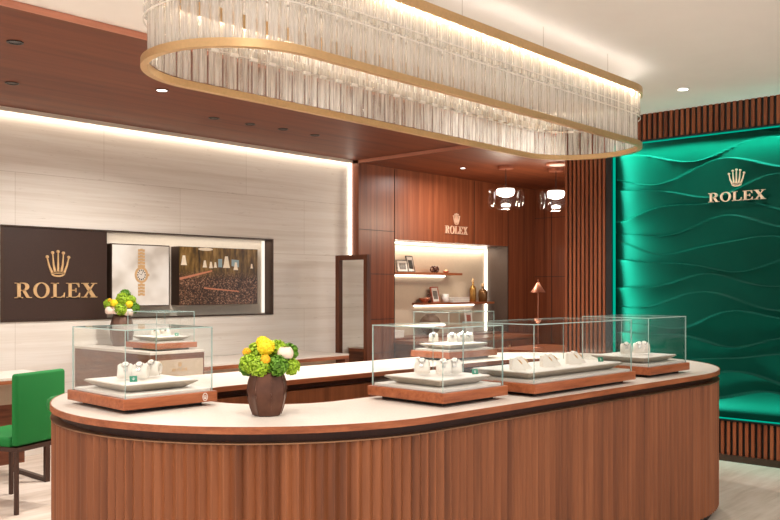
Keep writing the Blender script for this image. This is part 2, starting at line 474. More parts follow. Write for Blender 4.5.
# ------------------------------------------------------------------ room shell
CEIL, SOF, YT, XG, YW = 3.01, 2.97, 7.33, 7.27, 7.19
XA = 11.15
b = MB(); b.box(-3, 11.3, -4, 7.6, -0.1, 0); struct('floor', b, 'floor', 'pale stone plank floor')
b = MB(); b.box(-3, 7.6, -1.2, 4.675, CEIL, CEIL + 0.1); b.box(-3, 7.34, 4.675, 7.6, CEIL, CEIL + 0.1)
struct('ceiling', b, 'ceil_white', 'plain white plaster ceiling')
b = MB(); b.box(-3, 7.34, 4.675, YT - 0.07, SOF, CEIL); struct('ceiling.001', b, 'ceil_wood', 'dropped reddish wood ceiling along the stone wall')
b = MB(); b.box(7.34, XA + 0.1, 3.6, YW + 0.1, 2.935, CEIL + 0.1); struct('ceiling.002', b, 'ceil_wood', 'dark wood ceiling of the alcove')

b = MB(); b.box(7.332, 7.34, 3.9, YW, 2.933, 2.972); b.box(-3, 7.34, 4.667, 4.675, SOF - 0.002, CEIL - 0.002); struct('trim_16', b, 'lit_fascia', 'wood edges of the dropped ceilings, painted paler as if lit')

# stone wall with a long recess
NX0, NX1, NZ0, NZ1 = 3.172, 6.14, 1.16, 1.985
b = MB()
for x0, x1, z0, z1 in ((-3, NX0, 0, CEIL), (NX1, 7.34, 0, CEIL), (NX0, NX1, 0, NZ0), (NX0, NX1, NZ1, CEIL)):
    b.box(x0, x1, YT, YT + 0.14, z0, z1)
b.box(-3, 7.34, YT + 0.14, YT + 0.2, 0, CEIL)
struct('wall_left', b, 'travertine', 'pale travertine wall')
b = MB(); b.box(NX0, NX1, YT + 0.11, YT + 0.139, NZ0, NZ1); struct('trim_1', b, 'niche_back', 'cream lining of the wall recess')
b = MB(); t_ = 0.022
b.box(NX1 - t_, NX1, YT - 0.012, YT + 0.11, NZ0, NZ1); b.box(NX0, NX0 + t_, YT - 0.012, YT + 0.11, NZ0, NZ1)
b.box(NX0 + t_, NX1 - t_, YT - 0.012, YT + 0.11, NZ1 - 0.012, NZ1); b.box(NX0 + t_, NX1 - t_, YT - 0.012, YT + 0.11, NZ0, NZ0 + 0.012)
struct('trim_2', b, 'bronze_frame', 'dark bronze frame around the wall recess')
b = MB(); b.box(NX1 - 0.07, NX1 - 0.04, YT + 0.09, YT + 0.108, NZ0 + 0.02, NZ1 - 0.02)
struct('trim_15', b, 'led_dim', 'upright light strip inside the wall recess')
# cove light along the top of the stone wall, and the glowing strip at its end
b = MB(); b.box(-3, 7.3, YT - 0.075, YT - 0.055, SOF - 0.035, SOF + 0.02); struct('trim_3', b, 'niche_back', 'thin cream lip along the top of the stone wall')
b = MB(); b.box(-3, 7.3, YT - 0.05, YT - 0.012, SOF + 0.012, SOF + 0.03); struct('trim_4', b, 'led_soft', 'cove light above the stone wall')
b = MB(); b.box(7.315, 7.335, YT - 0.03, YT - 0.004, 0.0, SOF - 0.002); struct('trim_5', b, 'led', 'upright light strip at the end of the stone wall')

# alcove: long veneered wall with a lit recess, end wall, and near wall
AX0, AX1, AZ0, AZ1 = 7.975, 10.44, 0.82, 2.055
b = MB()
for x0, x1, z0, z1 in ((7.34, AX0, 0, CEIL), (AX1, XA, 0, CEIL), (AX0, AX1, 0, AZ0), (AX0, AX1, AZ1, CEIL)):
    b.box(x0, x1, YW, 7.58, z0, z1)
b.box(7.34, XA, 7.61, 7.7, 0, CEIL)
struct('wall_back', b, 'wall_wood', 'walnut veneer wall of the alcove')
b = MB()
for x in (AX0, 9.62, 10.44): b.box(x - 0.004, x + 0.004, YW - 0.003, YW + 0.002, AZ1 if x < 10 and x > 8 else 0.0, 2.93)
b.box(AX0 - 0.004, AX0 + 0.004, YW - 0.003, YW + 0.002, 0, 2.93)
for z in (0.66, 1.07, 1.62, 2.15): b.box(7.345, AX0, YW - 0.003, YW + 0.002, z - 0.003, z + 0.003)
struct('trim_6', b, 'dark', 'dark joints between the veneer panels')
b = MB(); b.box(AX0, AX1, 7.58, 7.609, AZ0, AZ1); struct('trim_7', b, 'niche_panel', 'cream lining of the lit alcove recess')
b = MB(); b.box(AX1 - 0.012, AX1 - 0.001, YW + 0.003, 7.579, AZ0, AZ1); struct('trim_8', b, 'niche_side', 'dark bronze side of the alcove recess')
b = MB(); b.box(AX0 + 0.01, AX1 - 0.02, 7.555, 7.578, AZ1 - 0.024, AZ1 - 0.002); b.box(AX1 - 0.04, AX1 - 0.014, 7.555, 7.578, AZ0, AZ1 - 0.03)
struct('trim_9', b, 'led', 'light strips along the top and side of the alcove recess')
b = MB(); b.box(XA, XA + 0.1, 3.6, 7.6, 0, CEIL); struct('wall_end', b, 'wall_wood', 'dark veneer end wall of the alcove')
b = MB()
for y in (6.9, 6.2, 5.5): b.box(XA - 0.004, XA + 0.002, y - 0.004, y + 0.004, 0, 2.93)
for z in (1.62, 2.5): b.box(XA - 0.004, XA + 0.002, 4.2, YW, z - 0.003, z + 0.003)
struct('trim_10', b, 'dark', 'dark joints on the end wall')

# slatted feature wall on the X = XG plane
PY0, PY1 = 3.915, 4.36
b = MB(); b.box(XG + 0.09, XG + 0.2, -1.2, PY1, 0, CEIL); struct('wall_right', b, 'dark', 'dark wall behind the slats')
def slats(y0, y1, z0, z1, per=0.05, w=0.026):
    m = MB(); n = int(round((y1 - y0) / per)); p = (y1 - y0) / n
    for i in range(n):
        ya = y0 + i * p + (p - w) / 2
        m.box(XG, XG + 0.02, ya, ya + w, z0, z1)
    m.box(XG + 0.02, XG + 0.04, y0, y1, z0, z1, 1)  # black backing stands in for the shade between the slats
    return m
GZ0, GZ1 = 0.347, 2.765
struct('trim_11', slats(PY0, PY1, 0.055, CEIL, 0.0468, 0.0245), ['slat_wood', 'black'], 'upright walnut slats of the pier beside the green wall')
struct('trim_12', slats(-1.2, PY0, GZ1 + 0.012, CEIL), ['slat_wood', 'black'], 'band of walnut slats above the green wall')
struct('trim_13', slats(-1.2, PY0, 0.055, GZ0 - 0.012), ['slat_wood', 'black'], 'band of walnut slats below the green wall')
b = MB(); b.box(XG - 0.02, XG + 0.09, -1.2, PY1, 0, 0.055); struct('baseboard_right', b, 'bronze_frame', 'bronze skirting under the slats')
b = MB(); b.box(XG - 0.012, XG + 0.09, PY0 - 0.062, PY0 - 0.002, GZ0 - 0.012, GZ1 + 0.012)
b.box(XG - 0.012, XG + 0.09, -1.2, PY0 - 0.062, GZ1 - 0.002, GZ1 + 0.012); b.box(XG - 0.012, XG + 0.09, -1.2, PY0 - 0.062, GZ0 - 0.012, GZ0 + 0.002)
struct('trim_14', b, 'black', 'black metal edge of the green wall')

# emerald wave relief
GY0, GY1 = 0.2, PY0 - 0.066
wp = thing('wave_panel', 'emerald green wall panel with carved flowing waves, lit from its edges', 'wall panel', (XG + 0.08, (GY0 + GY1) / 2, GZ0))
NL = 15
def line(k, y):
    base = (k + 0.1) / NL * (GZ1 - GZ0)
    r = random.Random(k * 13 + 5)
    a, p1, p2, w1, w2 = r.uniform(0.045, 0.085), r.uniform(0, 6), r.uniform(0, 6), r.uniform(3.6, 4.8), r.uniform(6.5, 8.5)
    return base + a * math.sin(w1 * y + p1 + k * 0.5) + 0.022 * math.sin(w2 * y + p2)
def relief():
    m = MB(); ny, nz = 150, 640
    H = GZ1 - GZ0 - 0.006
    yc = (GY0 + GY1) / 2
    vs = []; fs = []
    for i in range(ny + 1):
        y = GY0 + (GY1 - GY0) * i / ny
        ls = sorted(line(k, y) for k in range(-1, NL + 2))
        for j in range(nz + 1):
            z = 0.003 + H * j / nz
            k = 0
            while k < len(ls) - 2 and ls[k + 1] <= z: k += 1
            t = (z - ls[k]) / max(1e-4, ls[k + 1] - ls[k]); t = min(1, max(0, t))
            d = min(0.043, 0.26 * (ls[k + 1] - ls[k])) * (0.62 + 0.38 * math.sin(2.1 * y + 1.7 * k))
            e = d * (t ** 1.7)
            if t < 0.035: e = max(e, d * (1 - t / 0.035) * 0.9)
            vs.append((-0.004 - e, y - yc, z))
    n = nz + 1
    for i in range(ny):
        for j in range(nz):
            a = i * n + j
            fs.append((a, a + 1, a + n + 1, a + n))
    m.add(vs, fs, 0, True)
    # closed edge so the panel has its own thickness
    m.box(-0.004, 0.008, GY0 - yc, GY1 - yc, 0.002, H + 0.004)
    return m
relief().build('relief', 'green_wall', wp)
yc = (GY0 + GY1) / 2
b = MB(); b.box(-0.07, -0.05, GY1 - yc - 0.014, GY1 - yc + 0.002, 0.004, GZ1 - GZ0 - 0.004); b.build('edge_light', 'led_green', wp)
b = MB(); b.box(-0.07, -0.05, GY0 - yc, GY1 - yc - 0.02, GZ1 - GZ0 - 0.012, GZ1 - GZ0 - 0.004); b.build('edge_light', 'led_green', wp)
b = MB(); b.box(-0.07, -0.05, GY0 - yc, GY1 - yc - 0.02, 0.004, 0.012); b.build('edge_light', 'led_green', wp)
lab = thing('wall_emblem', 'pale gold crown and five letter word mounted on the green wave wall', 'sign', (XG + 0.03, 2.727, 2.18))
o = (0, 0, 0)
b = MB(); signage(b, 'ROLEX', (0, 0, 0.0), (0, -1, 0), (-1, 0, 0), 0.078, 0.475, 0.014); b.build('lettering', 'pink_gold', lab)
b = MB(); signage(b, 'crown', (0, 0, 0.118), (0, -1, 0), (-1, 0, 0), 0.145, None, 0.014); b.build('crown', 'pink_gold', lab)

# ------------------------------------------------------------------ stadium helpers
def stadium(L, R, n=48, offs=None):
    """points, counter clockwise, of a stadium with straight half length L and end radius R"""
    pts = []
    for i in range(n + 1):
        a = -PI / 2 + PI * i / n; pts.append((L + R * math.cos(a), R * math.sin(a)))
    m = 24
    for i in range(1, m): pts.append((L - 2 * L * i / m, R))
    for i in range(n + 1):
        a = PI / 2 + PI * i / n; pts.append((-L + R * math.cos(a), R * math.sin(a)))
    for i in range(1, m): pts.append((-L + 2 * L * i / m, -R))
    return pts
def along(L, R, s):
    """point and outward normal at arc length s (starts mid front, runs towards +x)"""
    P = 4 * L + 2 * PI * R; s %= P
    if s < L: return (s, -R), (0, -1)
    s -= L
    if s < PI * R:
        a = -PI / 2 + s / R; return (L + R * math.cos(a), R * math.sin(a)), (math.cos(a), math.sin(a))
    s -= PI * R
    if s < 2 * L: return (L - s, R), (0, 1)
    s -= 2 * L
    if s < PI * R:
        a = PI / 2 + s / R; return (-L + R * math.cos(a), R * math.sin(a)), (math.cos(a), math.sin(a))
    s -= PI * R
    return (-L + s, -R), (0, -1)

# ------------------------------------------------------------------ island counter
IL, IR, IRI, TOP = 1.1746, 1.0748, 0.43, 0.927
isl = thing('display_counter', 'oval walnut island counter with fluted sides and a pale stone top', 'counter', (4.0, 3.25, 0), -0.0536)
b = MB(); b.ringprism(stadium(IL, IR - 0.006), stadium(IL, IRI + 0.006), TOP - 0.02, TOP, smooth=True); b.build('stone_top', 'stone', isl)
b = MB(); b.ringprism(stadium(IL, IR), stadium(IL, IR - 0.006), TOP - 0.027, TOP + 0.0005, smooth=True)
b.ringprism(stadium(IL, IRI + 0.006), stadium(IL, IRI), TOP - 0.027, TOP + 0.0005, smooth=True)
b.ringprism(stadium(IL, IR - 0.006), stadium(IL, IRI + 0.006), TOP - 0.027, TOP - 0.02, smooth=True); b.build('edge_band', 'lip_wood', isl)
b = MB(); b.ringprism(stadium(IL, IR - 0.045), stadium(IL, IRI + 0.05), TOP - 0.062, TOP - 0.027, smooth=True); b.build('shadow_gap', 'gap_wood', isl)
b = MB(); b.ringprism(stadium(IL, IR - 0.002), stadium(IL, IR - 0.06), TOP - 0.067, TOP - 0.062, smooth=True); b.build('metal_trim', 'bronze_line', isl)
def flutes(L, R, z0, z1, per, depth):
    P = 4 * L + 2 * PI * R; n = int(round(P / per)); p = P / n
    ring = []
    rr = random.Random(3)
    for i in range(n):
        for f, d in ((0.0, 0.0), (0.50, 1.0), (0.56, 1.0)):
            (x, y), (nx, ny) = along(L, R, (i + f) * p)
            ring.append((x - nx * depth * (1 - d), y - ny * depth * (1 - d)))
    return ring
fl = flutes(IL, IR - 0.006, 0, 1, 0.047, 0.017)
b = MB(); b.ringprism(stadium(IL, IR - 0.05), stadium(IL, IRI + 0.05), 0.0, 0.055, smooth=True); b.build('plinth', 'dark', isl)

P_out = 4 * IL + 2 * PI * IR
nf = len(fl)
inner = []
for i in range(nf):
    per = nf
    k = i // 3; f = (0.0, 0.50, 0.56)[i % 3]
    s = (k + f) / (nf / 3)
    # matching share of the inner outline
    Po = 4 * IL + 2 * PI * (IR - 0.006); Pi = 4 * IL + 2 * PI * (IRI + 0.02)
    so = s * Po
    segs_o = [IL, PI * (IR - 0.006), 2 * IL, PI * (IR - 0.006), IL]; segs_i = [IL, PI * (IRI + 0.02), 2 * IL, PI * (IRI + 0.02), IL]
    acc = 0; si = 0
    for a_, c_ in zip(segs_o, segs_i):
        if so <= acc + a_ + 1e-9: si += (so - acc) / a_ * c_; break
        acc += a_; si += c_
    inner.append(along(IL, IRI + 0.02, si)[0])
b = MB(); b.ringprism(fl, inner, 0.055, TOP - 0.067); b.build('fluted_body', 'flute_wood', isl)

# ------------------------------------------------------------------ chandelier
CHX, CHY = 4.03, 3.215
CL, CR, CB, CT = 1.525, 0.458, 2.445, 2.868
ch = thing('chandelier', 'long oval chandelier of fluted crystal between two brass rings', 'chandelier', (CHX, CHY, CB), 0.008)
H = CT - CB
b = MB(); b.ringprism(stadium(CL, CR), stadium(CL, CR - 0.032), 0, 0.035, smooth=True); b.build('lower_ring', 'brass', ch)
b = MB(); b.ringprism(stadium(CL, CR + 0.002), stadium(CL, CR - 0.012), H - 0.05, H, smooth=True)
b.ringprism(stadium(CL, CR - 0.012), stadium(CL, CR - 0.075), H - 0.012, H, smooth=True)
b.ringprism(stadium(CL, CR - 0.075), stadium(CL, CR - 0.083), H - 0.07, H, smooth=True); b.build('upper_ring', 'brass', ch)
b = MB(); b.ringprism(stadium(CL, CR - 0.056), stadium(CL, CR - 0.066), H - 0.024, H - 0.014, smooth=True)
b.build('light_strip', 'led_ring', ch)
b = MB(); b.ringprism(stadium(CL, CR - 0.03), stadium(CL, CR - 0.05), H + 0.0005, H + 0.003, smooth=True); b.build('up_light', 'led_up', ch)
b = MB(); b.ringprism(stadium(CL, CR - 0.055), stadium(CL, CR - 0.06), 0.205, 0.212, smooth=True)
Pc = 4 * CL + 2 * PI * (CR - 0.06)
for i in range(68):
    (x, y), (nx, ny) = along(CL, CR - 0.06, i * Pc / 68)
    a = math.atan2(ny, nx)
    b.box(-0.008, 0.008, -0.022, 0.022, 0.200, 0.216, 1, Matrix.Translation((x, y, 0)) @ Matrix.Rotation(a, 4, 'Z'))
b.build('hanger_rail', ['steel', 'glint_white'], ch)
b = MB(); b.ringprism(stadium(CL, CR - 0.010), stadium(CL, CR - 0.016), H - 0.212, H - 0.206, smooth=True); b.build('crystal_glint', 'glint_white', ch)  # added white rings imitate the bright crystal ends at the tier overlap
b = MB(); b.ringprism(stadium(CL, CR - 0.010), stadium(CL, CR - 0.016), H - 0.165, H - 0.160, smooth=True); b.build('crystal_glint', 'glint_white', ch)
def crystal_tube(w, z0, z1):
    """one fluted plate, bowed outwards, in its own frame: +x outwards, y along the ring"""
    m = MB(); nfl = 5; pts = []
    N = nfl * 4
    for i in range(N + 1):
        u = i / N - 0.5
        x = 0.010 * (1 - (2 * u) ** 2) + 0.0028 * math.cos(2 * PI * nfl * (u + 0.5))
        pts.append((x, u * w))
    back = [(x - 0.006, y) for x, y in reversed(pts)]
    poly = pts + back
    m.loft([[(x, y, z0) for x, y in poly], [(x, y, z1) for x, y in poly]], True, 0, True)
    return m
NT_ = 92
tiers = ((CR - 0.026, H - 0.19, H - 0.022), (CR - 0.042, 0.036, H - 0.16))
meshes = []
Pm = 4 * CL + 2 * PI * (CR - 0.03)
for r, z0, z1 in tiers:
    o = crystal_tube(Pm / NT_ * 0.89, z0, z1).build('crystal_tube', 'crystal', ch); meshes.append(o.data)
    bpy.data.objects.remove(o, do_unlink=True)
slots = []
for t, (r, z0, z1) in enumerate(tiers):
    P = 4 * CL + 2 * PI * r
    for i in range(NT_):
        (x, y), (nx, ny) = along(CL, r, (i + 0.5 * t) * P / NT_)
        wx, wy = CHX + x, CHY + y
        facing = nx * -wx + ny * -wy
        slots.append((0 if facing > 0 else 1, math.hypot(wx, wy), t, x, y, math.atan2(ny, nx)))
slots.sort(key=lambda q: (q[0], q[1]))
rest = MB()
for q in slots[:100]:
    o = bpy.data.objects.new('crystal_tube', meshes[q[2]]); COL.objects.link(o); o.parent = ch
    o.location = (q[3], q[4], 0); o.rotation_euler.z = q[5]
for q in slots[100:]:
    mt = Matrix.Translation((q[3], q[4], 0)) @ Matrix.Rotation(q[5], 4, 'Z')
    me = meshes[q[2]]
    rest.add([v.co for v in me.vertices], [tuple(p.vertices) for p in me.polygons], 0, True, mt)
o = rest.build('crystal_tubes', 'crystal', ch); o['kind'] = 'stuff'
for x in (-1.2, -0.4, 0.4, 1.2):
    for y in (-CR + 0.04, CR - 0.04):
        b = MB(); b.tube([(x, y, H - 0.005), (x, y, CEIL - CB)], 0.0022, 6); b.build('suspension_cable', 'steel', ch)

# ------------------------------------------------------------------ display cases
BASE = TOP + 0.018
def seal(mb, o, s):
    signage(mb, 'crown', o, (1, 0, 0), (0, -1, 0), s, None, 0.002)
def make_case(label, loc, rz, w, d, group='glass display cases', foot=0.018, gh=0.287, emblem=False):
    t = thing('display_case', label, 'display case', loc, rz, group)
    hw, hd = w / 2, d / 2
    b = MB(); b.box(-hw + 0.05, hw - 0.05, -hd + 0.05, hd - 0.05, 0, foot); b.build('foot', 'dark', t)
    b = MB(); b.rbox(-hw, hw, -hd, hd, foot, foot + 0.045, 0.003); bo = b.build('base', 'base_wood', t)
    z = foot + 0.045
    g = 0.016
    b = MB(); b.box(-hw + g + 0.008, hw - g - 0.008, -hd + g + 0.008, hd - g - 0.008, z, z + 0.012); b.build('lining', 'deck', t)
    x0, x1, y0, y1, th = -hw + g, hw - g, -hd + g, hd - g, 0.005
    zt = z + gh
    for args in ((x0, x1, y0, y0 + th, z, zt - th, 1), (x0, x1, y1 - th, y1, z, zt - th, 1),
                 (x0, x0 + th, y0 + th, y1 - th, z, zt - th, 0), (x1 - th, x1, y0 + th, y1 - th, z, zt - th, 0), (x0, x1, y0, y1, zt - th, zt, 2)):
        b = MB(); b.pane(*args); b.build('glass_pane', ['glass', 'glass_edge'], t)
    if emblem:
        b = MB()
        mt = Matrix(((1, 0, 0, hw - 0.065), (0, 0, -1, -hd), (0, 1, 0, foot + 0.023), (0, 0, 0, 1)))
        b.ringprism(ell(0, 0, 0.013, 0.018, 24), ell(0, 0, 0.0105, 0.0155, 24), 0, 0.0015, 0, mt)
        signage(b, 'crown', (hw - 0.065, -hd, foot + 0.013), (1, 0, 0), (0, -1, 0), 0.018, None, 0.0015)
        b.build('emblem', 'white_china', bo)
    return t
TR = -0.044
DZ = TOP + 0.018 + 0.045 + 0.012
caseA = make_case('glass display case at the island end nearest the green chair, seal on its base', (2.128, 3.45, TOP), TR, 0.455, 0.52, emblem=True)
caseB = make_case('square glass display case just past the flower vase on the island', (3.175, 2.588, TOP), TR, 0.46, 0.48)
caseC = make_case('long glass display case on the island holding a row of wedge stands', (3.99, 2.478, TOP), TR, 0.95, 0.48)
caseD = make_case('square glass display case at the island end beside the green wall', (4.965, 2.483, TOP), TR, 0.5, 0.48)
caseE = make_case('small glass display case on the far side of the island counter', (5.105, 4.0, TOP), TR, 0.55, 0.38)

def make_tray(label, loc, rz, w, d, h=0.034):
    t = thing('display_tray', label, 'tray', loc, rz, 'trays in the display cases')
    b = MB()
    def rect(a, c, z, k=6):
        return [(-a, -c, z), (a, -c, z), (a, c, z), (-a, c, z)]
    b.loft([rect(w / 2 - 0.055, d / 2 - 0.055, 0), rect(w / 2 - 0.045, d / 2 - 0.045, 0.003), rect(w / 2 - 0.002, d / 2 - 0.002, h - 0.004), rect(w / 2, d / 2, h), rect(w / 2 - 0.006, d / 2 - 0.006, h)], True, 0, False)
    b.build('dish', 'tray_side', t)
    b = MB(); b.box(-w / 2 + 0.006, w / 2 - 0.006, -d / 2 + 0.006, d / 2 - 0.006, h, h + 0.004); b.build('pad', 'white_pad', t)
    return t
TH = 0.038
def cushion_mesh():
    """C shaped watch cushion, axis along local y, opening at the front bottom"""
    m = MB(); n = 18; secs = []
    for i in range(n + 1):
        a = math.radians(-50 + 285 * i / n)
        k = 1.0 - 0.25 * (i / n)
        R_, hw, th = 0.027 * (0.92 + 0.08 * k), 0.038 * k, 0.011
        ring = []
        for q in range(10):
            p = 2 * PI * q / 10
            rr = R_ + th * math.cos(p)
            yy = (hw) * math.copysign(abs(math.sin(p)) ** 0.6, math.sin(p))
            ring.append((rr * math.cos(a), yy, 0.0375 + rr * math.sin(a)))
        secs.append(ring)
    m.loft(secs, True, 0, True)
    return m
def watch_on_cushion():
    t = thing('watch', 'w', 'watch')
    m = MB(); n = 24
    for k in range(n):
        a = math.radians(8 + 190 * k / n); a2 = math.radians(8 + 190 * (k + 0.86) / n)
        r0, r1, hw = 0.0392, 0.0418, 0.0085
        vs = []
        for aa in (a, a2):
            for r in (r0, r1):
                for y in (-hw, hw): vs.append((r * math.cos(aa), y, 0.0375 + r * math.sin(aa)))
        m.add(vs, [(0, 1, 3, 2), (4, 6, 7, 5), (0, 4, 5, 1), (2, 3, 7, 6), (0, 2, 6, 4), (1, 5, 7, 3)])
    m.build('bracelet', 'steel', t)
    mt = Matrix.Translation((0, 0, 0.0375)) @ Matrix.Rotation(math.radians(35), 4, 'Y') @ Matrix.Translation((0, 0, 0.0395))
    b = MB(); b.lathe([(0.012, 0), (0.0165, 0.001), (0.0165, 0.005), (0.0135, 0.0075)], 24, 0, mt); b.build('case', 'steel', t)
    b = MB(); b.lathe([(0.0125, 0.0074), (0.0124, 0.0082)], 24, 0, mt)
    d = b.build('dial', 'white_china', t)
    b = MB(); b.box(-0.0008, 0.0008, 0, 0.009, 0.0082, 0.0087, 0, mt); b.box(0, 0.007, -0.0008, 0.0008, 0.0082, 0.0087, 0, mt); b.build('hands', 'gold', d)
    return t
def wedge_mesh():
    m = MB(); prof = [(-0.036, 0.0), (0.036, 0.0), (0.036, 0.006), (-0.016, 0.062), (-0.024, 0.064), (-0.036, 0.058)]
    rings = [[(x, y, z) for x, z in prof] for y in (-0.022, 0.022)]
    m.loft(rings, True, 0, False)
    return m
def watch_on_wedge():
    t = thing('watch', 'w', 'watch')
    ang = math.atan2(0.056, 0.052)
    mt = Matrix.Translation((0.036, 0, 0.006)) @ Matrix.Rotation(-(PI - ang), 4, 'Y')
    m = MB()
    for k in range(11):
        x = 0.004 + k * 0.0064
        m.box(x, x + 0.0056, -0.0085, 0.0085, -0.004, -0.0006, 0, mt)
    m.build('bracelet', 'steel', t)
    b = MB()
    mt2 = mt @ Matrix.Translation((0.042, 0, -0.002)) @ Matrix.Rotation(PI, 4, 'X')
    b.lathe([(0.012, 0), (0.0165, 0.001), (0.0165, 0.005), (0.0135, 0.0075)], 24, 0, mt2); b.build('case', 'gold', t)
    b = MB(); b.lathe([(0.0125, 0.0074), (0.0124, 0.0082)], 24, 0, mt2); d = b.build('dial', 'white_china', t)
    b = MB(); b.box(-0.0008, 0.0008, 0, 0.009, 0.0082, 0.0087, 0, mt2); b.box(0, 0.007, -0.0008, 0.0008, 0.0082, 0.0087, 0, mt2); b.build('hands', 'photo_dark', d)
    return t
proto = {}
def put_watch(kind, loc, rz, where):
    lab_s = ('curled white watch cushion ' if kind == 'c' else 'white wedge shaped watch stand ') + where
    lab_w = 'watch on the ' + ('curled cushion ' if kind == 'c' else 'wedge stand ') + where
    gs = 'curled watch cushions' if kind == 'c' else 'wedge watch stands'
    gw = 'watches in the display cases'
    if kind not in proto:
        s = (cushion_mesh() if kind == 'c' else wedge_mesh()).build('watch_stand', 'cushion')
        tag(s, lab_s, 'watch stand', gs)
        w = watch_on_cushion() if kind == 'c' else watch_on_wedge()
        tag(w, lab_w, 'watch', gw)
        s.location = loc; s.rotation_euler.z = rz; w.location = loc; w.rotation_euler.z = rz
        proto[kind] = (s, w)
    else:
        s, w = proto[kind]
        s2 = s.copy(); COL.objects.link(s2); s2.location = loc; s2.rotation_euler.z = rz; s2['label'] = lab_s
        dup(w, loc, rz, lab_w)
def put_card(loc, rz, where):
    t = thing('price_card', 'small green card ' + where, 'card', loc, rz, 'green cards on the trays')
    mt = Matrix.Rotation(math.radians(-18), 4, 'X')
    b = MB(); b.box(-0.016, 0.016, -0.0015, 0.0015, 0, 0.026, 0, mt)
    b.box(-0.011, 0.011, 0.0015, 0.012, 0.0, 0.002); b.build('card', 'card_green', t)
    b = MB(); signage(b, 'crown', (0, -0.0016, 0.0075), (1, 0, 0), (0, -1, 0), 0.012, None, 0.0004)
    e = b.build('crown', 'white_china', t); e.rotation_euler.x = math.radians(-18)

def local(case, x, y, z):
    c, s = math.cos(case.rotation_euler.z), math.sin(case.rotation_euler.z)
    return (case.location.x + c * x - s * y, case.location.y + s * x + c * y, z)
A_ = 'in the case nearest the chair'
make_tray('square beige tray in the case nearest the green chair', local(caseA, 0.0, 0.01, DZ), TR, 0.36, 0.38)
put_watch('c', local(caseA, -0.075, 0.012, DZ + TH), math.radians(-118), A_ + ', beside the green card')
put_watch('c', local(caseA, -0.025, -0.035, DZ + TH), math.radians(-138), A_ + ', middle one')
put_watch('c', local(caseA, 0.075, 0.03, DZ + TH), math.radians(-150), A_ + ', farthest from the card')
put_card(local(caseA, -0.085, -0.08, DZ + TH), math.radians(-20), A_)
B_ = 'in the case beside the flower vase'
make_tray('square beige tray in the case just past the flower vase', local(caseB, 0.0, 0.0, DZ), TR, 0.36, 0.36)
put_watch('c', local(caseB, -0.07, 0.03, DZ + TH), math.radians(-150), B_ + ', farthest from the card')
put_watch('c', local(caseB, -0.02, -0.055, DZ + TH), math.radians(-140), B_ + ', middle one')
put_watch('c', local(caseB, 0.045, -0.065, DZ + TH), math.radians(-140), B_ + ', beside the green card')
put_card(local(caseB, 0.14, -0.115, DZ + TH), math.radians(-25), B_)
C_ = 'in the long case'
make_tray('long beige tray in the long glass case', local(caseC, 0.0, 0.0, DZ), TR, 0.88, 0.36)
ordn = ['first from the near end', 'second from the near end', 'third from the near end', 'fourth from the near end', 'fifth from the near end', 'last, beside the green card']
for k, x in enumerate((-0.37, -0.28, -0.11, -0.02, 0.13, 0.22)):
    put_watch('w', local(caseC, x, -0.06 + 0.03 * (k % 2), DZ + TH), math.radians(-35), C_ + ', ' + ordn[k])
put_card(local(caseC, 0.36, -0.09, DZ + TH), math.radians(-25), C_)
D_ = 'in the case beside the green wall'
make_tray('square beige tray in the case beside the green wall', local(caseD, 0.0, 0.0, DZ), TR, 0.40, 0.36)
put_watch('c', local(caseD, -0.10, 0.0, DZ + TH), math.radians(-145), D_ + ', nearest the long case')
put_watch('c', local(caseD, 0.0, -0.03, DZ + TH), math.radians(-145), D_ + ', middle one')
put_watch('c', local(caseD, 0.06, -0.03, DZ + TH), math.radians(-145), D_ + ', nearest the green wall')
E__ = 'in the small case behind the square one'
make_tray('square beige tray in the small case on the far side of the island', local(caseE, 0.0, 0.0, DZ), TR, 0.44, 0.30)
put_watch('c', local(caseE, -0.12, 0.10, DZ + TH), math.radians(-140), E__ + ', nearest corner')
put_watch('c', local(caseE, -0.05, -0.02, DZ + TH), math.radians(-140), E__ + ', second along')
put_watch('c', local(caseE, 0.01, -0.06, DZ + TH), math.radians(-140), E__ + ', third along')
put_watch('c', local(caseE, 0.07, -0.08, DZ + TH), math.radians(-140), E__ + ', last along')

